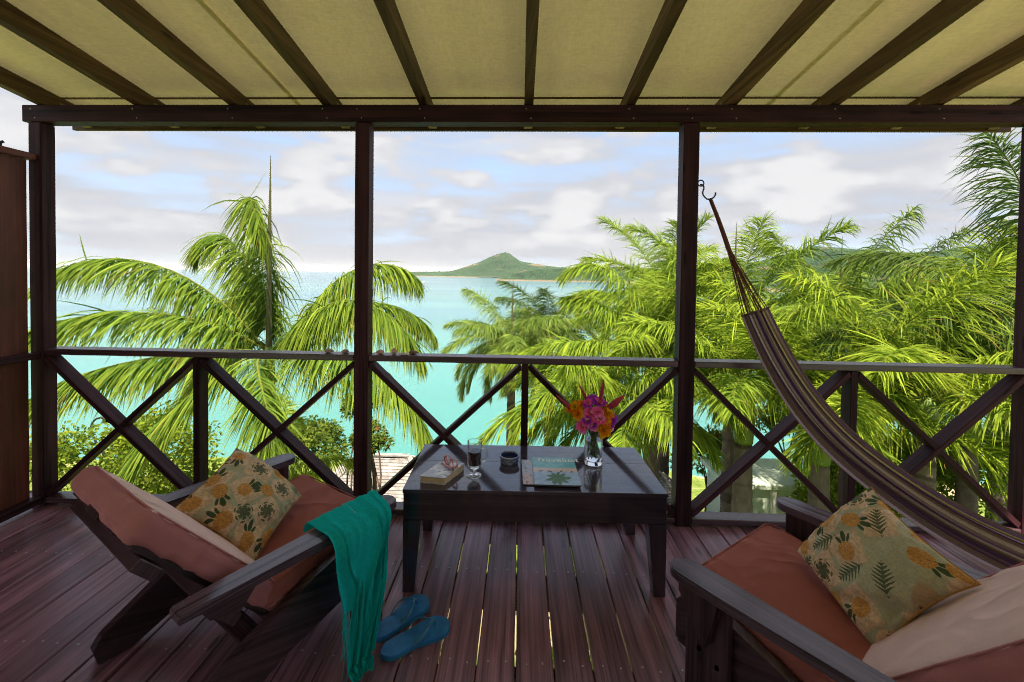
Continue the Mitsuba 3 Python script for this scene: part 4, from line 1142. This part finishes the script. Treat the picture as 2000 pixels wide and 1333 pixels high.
palm('palm behind the yellow green palm', (6.9, 10.5, -.05), 12, 3.13, 0.73, 16, G1, (.27, .38, .05), spear=0, per=83)
palm('small palm low behind the left bay braces', (-5.2, 9.0, -3.0), 9, 2.20, 0.61, 18, Y1, (.35, .46, .045), spear=0, per=80, shaft=.5, rad=.08)
palm('palm at the far right behind the leaning dark palm', (11.5, 11, .2), 12, 3.36, 0.76, 19, G1, (.27, .38, .05), spear=0, per=75)


def shrub(label, c, r, n, seed, tint, tip, size=.11, squash=.8, red=0.0):
    k = thing('shrub', label, 'shrub'); g = np.random.default_rng(seed); c = np.array(c, float)
    # clump centres, then leaves round them
    nc = max(10, n // 90); d = g.normal(size=(nc, 3)); d /= np.linalg.norm(d, axis=1, keepdims=True); d[:, 2] = np.abs(d[:, 2]) * 1.1 - .25
    cc = d * (r * (.55 + .45 * g.random(nc)[:, None])) * np.array([1, 1, squash])
    idx = g.integers(0, nc, n); out = g.normal(size=(n, 3)); out /= np.linalg.norm(out, axis=1, keepdims=True)
    p = c + cc[idx] + out * (r * .26 * g.random((n, 1)) ** .5)
    a = out + g.normal(0, .5, (n, 3)) + np.array([0, 0, .25]); a /= np.linalg.norm(a, axis=1, keepdims=True)
    b = np.cross(a, g.normal(size=(n, 3))); b /= np.linalg.norm(b, axis=1, keepdims=True)
    L = size * (.6 + .8 * g.random(n))[:, None]; nn = np.cross(a, b)
    V = np.stack([p, p + a * L * .45 + b * L * .26 + nn * L * .05, p + a * L - np.array([0, 0, .25]) * L, p + a * L * .45 - b * L * .26 + nn * L * .05], 1).reshape(-1, 3)
    i = np.arange(n)[:, None] * 4; F = np.vstack([i + [0, 1, 2], i + [0, 2, 3]])
    cl = g.random(nc)[idx]
    col = np.array(tint) * (1 - cl)[:, None] + np.array(tip) * cl[:, None]; col *= (1 + g.normal(0, .18, n))[:, None]
    if red: col = np.where((g.random(n) < red)[:, None], np.array([.30, .06, .03]), col)
    obj('foliage', (V, F), 'leaf', k, color=np.clip(np.repeat(col, 4, 0), .004, 1))
    m = MB(); gz = float(terrain_z(np.array(c[0]), np.array(c[1]))) - .1
    for q in cc[:9]: m.tube(spline([(c[0], c[1], gz), c + np.array([q[0] * .3, q[1] * .3, -r * .5]), c + q], 8), np.linspace(.04, .008, 8), 5)
    obj('stem', m, 'bark', k)


LG, MG, DG = ((.10, .17, .02), (.26, .33, .035)), ((.06, .12, .02), (.17, .23, .04)), ((.02, .05, .012), (.06, .10, .02))
shrub('bright round shrub at the far left behind the braces', (-8.6, 10, -2.9), 1.35, 5200, 1, *LG)
shrub('yellow green shrub low behind the left chair back', (-5.6, 6.6, -2.4), 1.1, 4800, 2, *LG, size=.09)
shrub('dark round shrub behind the left pillow', (-4.9, 10.5, -2.75), .8, 3600, 3, *MG, size=.10)
shrub('small shrub left of the middle post by the shingle roof', (-3.75, 11.0, -2.75), .55, 1700, 4, *MG, size=.10, red=.04)
shrub('bright shrub between the right bay trunks', (5.7, 7.9, -2.75), .75, 3600, 21, *LG, size=.09)
shrub('bright shrub beside the right hand post trunk', (7.6, 8.9, -2.3), .95, 4200, 22, *LG, size=.09)
shrub('sparse upright shrub beside the shingle roof', (-4.15, 11.6, -2.1), .55, 900, 5, *MG, size=.11)
shrub('low shrub in front of the left trunk', (-3.7, 6.2, -2.6), .9, 3400, 6, *LG, size=.09)
shrub('far left hedge shrub by the screen', (-9.6, 8.0, -2.6), 1.3, 4200, 7, *LG)
shrub('green shrub below the hammock', (6.8, 9.4, -3.0), .9, 3600, 8, *LG, size=.10)
shrub('dark shrub over the pale green roof', (5.1, 12.0, -3.3), 1.0, 3200, 9, *MG, red=.06)
shrub('leafy shrub right of the stout trunk', (8.4, 9.5, -2.5), 1.2, 4200, 10, *LG, size=.10)
shrub('low shrub between the stout trunks', (6.9, 8.6, -2.9), 1.0, 3800, 11, *LG, size=.09)
shrub('round shrub behind the hammock post base', (3.3, 8.4, -3.9), .7, 2400, 12, *LG, size=.09)
shrub('shrub at the far right below the dark palm', (10.2, 9.0, -2.2), 1.4, 4600, 13, *MG)
shrub('tall shrub in front of the right bay water', (7.4, 12.5, -2.6), 1.1, 3200, 14, *MG, red=.08)
shrub('light shrub under the deck edge at left', (-1.6, 4.6, -2.9), .9, 3000, 15, *LG, size=.08)
shrub('light shrub under the deck edge at centre', (.6, 4.0, -2.9), 1.0, 3000, 16, *LG, size=.08)

# ------------------------------------------------------------------ houses below, street lamp
def hip_house(label, c, w, l, eave, ridge, wall_h, rl, mat='shingle', wall='white_paint', courses=26):
    k = thing('house', label, 'house'); cx, cy = c
    obj('wall', MB().box(cx - w / 2 + .4, cx + w / 2 - .4, cy - l / 2 + .4, cy + l / 2 - .4, eave - wall_h, eave + .05, b=.01), wall, k)
    E = [np.array([cx + sx * w / 2, cy + sy * l / 2, eave]) for sx, sy in ((-1, -1), (1, -1), (1, 1), (-1, 1))]
    R = [np.array([cx - rl / 2, cy, ridge]), np.array([cx + rl / 2, cy, ridge])]
    m = MB()
    for e, r in zip(E, (R[0], R[1], R[1], R[0])): m.beam(e + np.array([0, 0, .05]), r + np.array([0, 0, .05]), .16, .04)
    m.beam(R[0] + np.array([0, 0, .06]), R[1] + np.array([0, 0, .06]), .18, .05)
    rf = obj('roof', m, mat, k)
    for a, b, ra, rb in ((E[0], E[1], R[0], R[1]), (E[1], E[2], R[1], R[1]), (E[2], E[3], R[1], R[0]), (E[3], E[0], R[0], R[0])):
        nrm = unit(np.cross(b - a, ra - a))
        for i in range(courses):
            t0, t1 = i / courses, min(1, (i + 1.12) / courses)
            p0, p1, q1, q0 = a + (ra - a) * t0, b + (rb - b) * t0, b + (rb - b) * t1, a + (ra - a) * t1
            up = .035
            V = np.array([p0 + nrm * up, p1 + nrm * up, q1 + nrm * .008, q0 + nrm * .008, p0, p1]); L = np.linalg.norm(p1 - p0)
            uv = np.array([[0, i + .5], [L, i + .5], [L, i + .5], [0, i + .5], [0, i + .5], [L, i + .5]])
            obj('shingle_course', (V, np.array([[0, 1, 2], [0, 2, 3], [4, 5, 1], [4, 1, 0]])), mat, rf, uv=uv)
    for s in (-.25, .25): obj('window', MB().box(cx + s * w - .4, cx + s * w + .4, cy - l / 2 + .37, cy - l / 2 + .42, eave - 1.6, eave - .6, b=.01), 'dark_iron', k)
    return k


hip_house('grey shingled hip roof villa left of the table by the water', (-4.35, 14.3), 5.0, 5.6, -6.1, -4.6, 2.6, 1.6)
hip_house('white villa with pale roof behind the hammock post', (3.55, 12.0), 2.6, 3.4, -5.0, -3.9, 3.4, .6)
hip_house('white villa half hidden in palms at far right', (29.0, 31), 6.0, 6.0, -.6, 1.0, 5.0, 2.0)
g = thing('garden_pavilion', 'flat pale green roofed pavilion behind the hammock', 'pavilion')
obj('roof', MB().box(4.6, 6.6, 9.9, 11.4, -3.25, -3.13, b=.02), 'pale_green_paint', g)
obj('wall', MB().box(4.75, 6.45, 10.0, 11.25, -6.6, -3.252, b=.01), 'pale_green_paint', g)
obj('corner_post', MB().box(5.6, 5.72, 9.93, 9.998, -6.6, -3.253, b=.01), 'white_paint', g)
lp = thing('street_lamp', 'small dark lamp on a curved arm above the left shrubs', 'street lamp')
gz = float(terrain_z(np.array(-14.9), np.array(15.0)))
v, f = tube(spline([(-14.95, 15, gz), (-14.95, 15, -4.4), (-14.93, 15, -3.95), (-14.7, 15, -3.8), (-14.45, 15, -3.86)], 24), .035, 8); obj('pole', (v, f), 'dark_iron', lp, smooth=True)
v, f = lathe([(.02, .08), (.05, .07), (.13, 0), (.12, -.01), (.0001, -.02)], 16, (-14.42, 15, -3.95)); obj('lamp_shade', (v, f), 'dark_iron', lp, smooth=35)

# ------------------------------------------------------------------ sea haze
scene['haze_air'] = {'type': 'homogeneous', 'albedo': .95, 'sigma_t': .00004}
scene['haze'] = {'type': 'cube', 'to_world': mi.ScalarTransform4f().translate([0, 14900, 40]).scale([30100, 15200, 75]), 'bsdf': {'type': 'null'}, 'interior': {'type': 'ref', 'id': 'haze_air'}}
labels['haze'] = {'label': 'thin pale haze over the sea', 'kind': 'stuff'}
scene['camera']['medium'] = {'type': 'ref', 'id': 'haze_air'}

# repeats of one kind carry the same group
_groups = {'lounge_chair': 'lounge chairs on the deck', 'porch_post': 'timber posts along the railing', 'railing_bay': 'crossed brace railing bays', 'throw_pillow': 'pineapple print pillows',
           'seat_cushion': 'seat cushions of the lounge chairs', 'back_cushion': 'back cushions of the lounge chairs', 'flip_flop': 'pair of blue flip-flops', 'magazine': 'magazines on the table',
           'seashell': 'seashells on the handrail', 'palm_tree': 'palms on the slope', 'shrub': 'shrubs on the slope', 'house': 'villas below the porch'}
for _k, _d in labels.items():
    _b = _k[:-4] if _k[-3:].isdigit() else _k
    if _b in _groups: _d['group'] = _groups[_b]
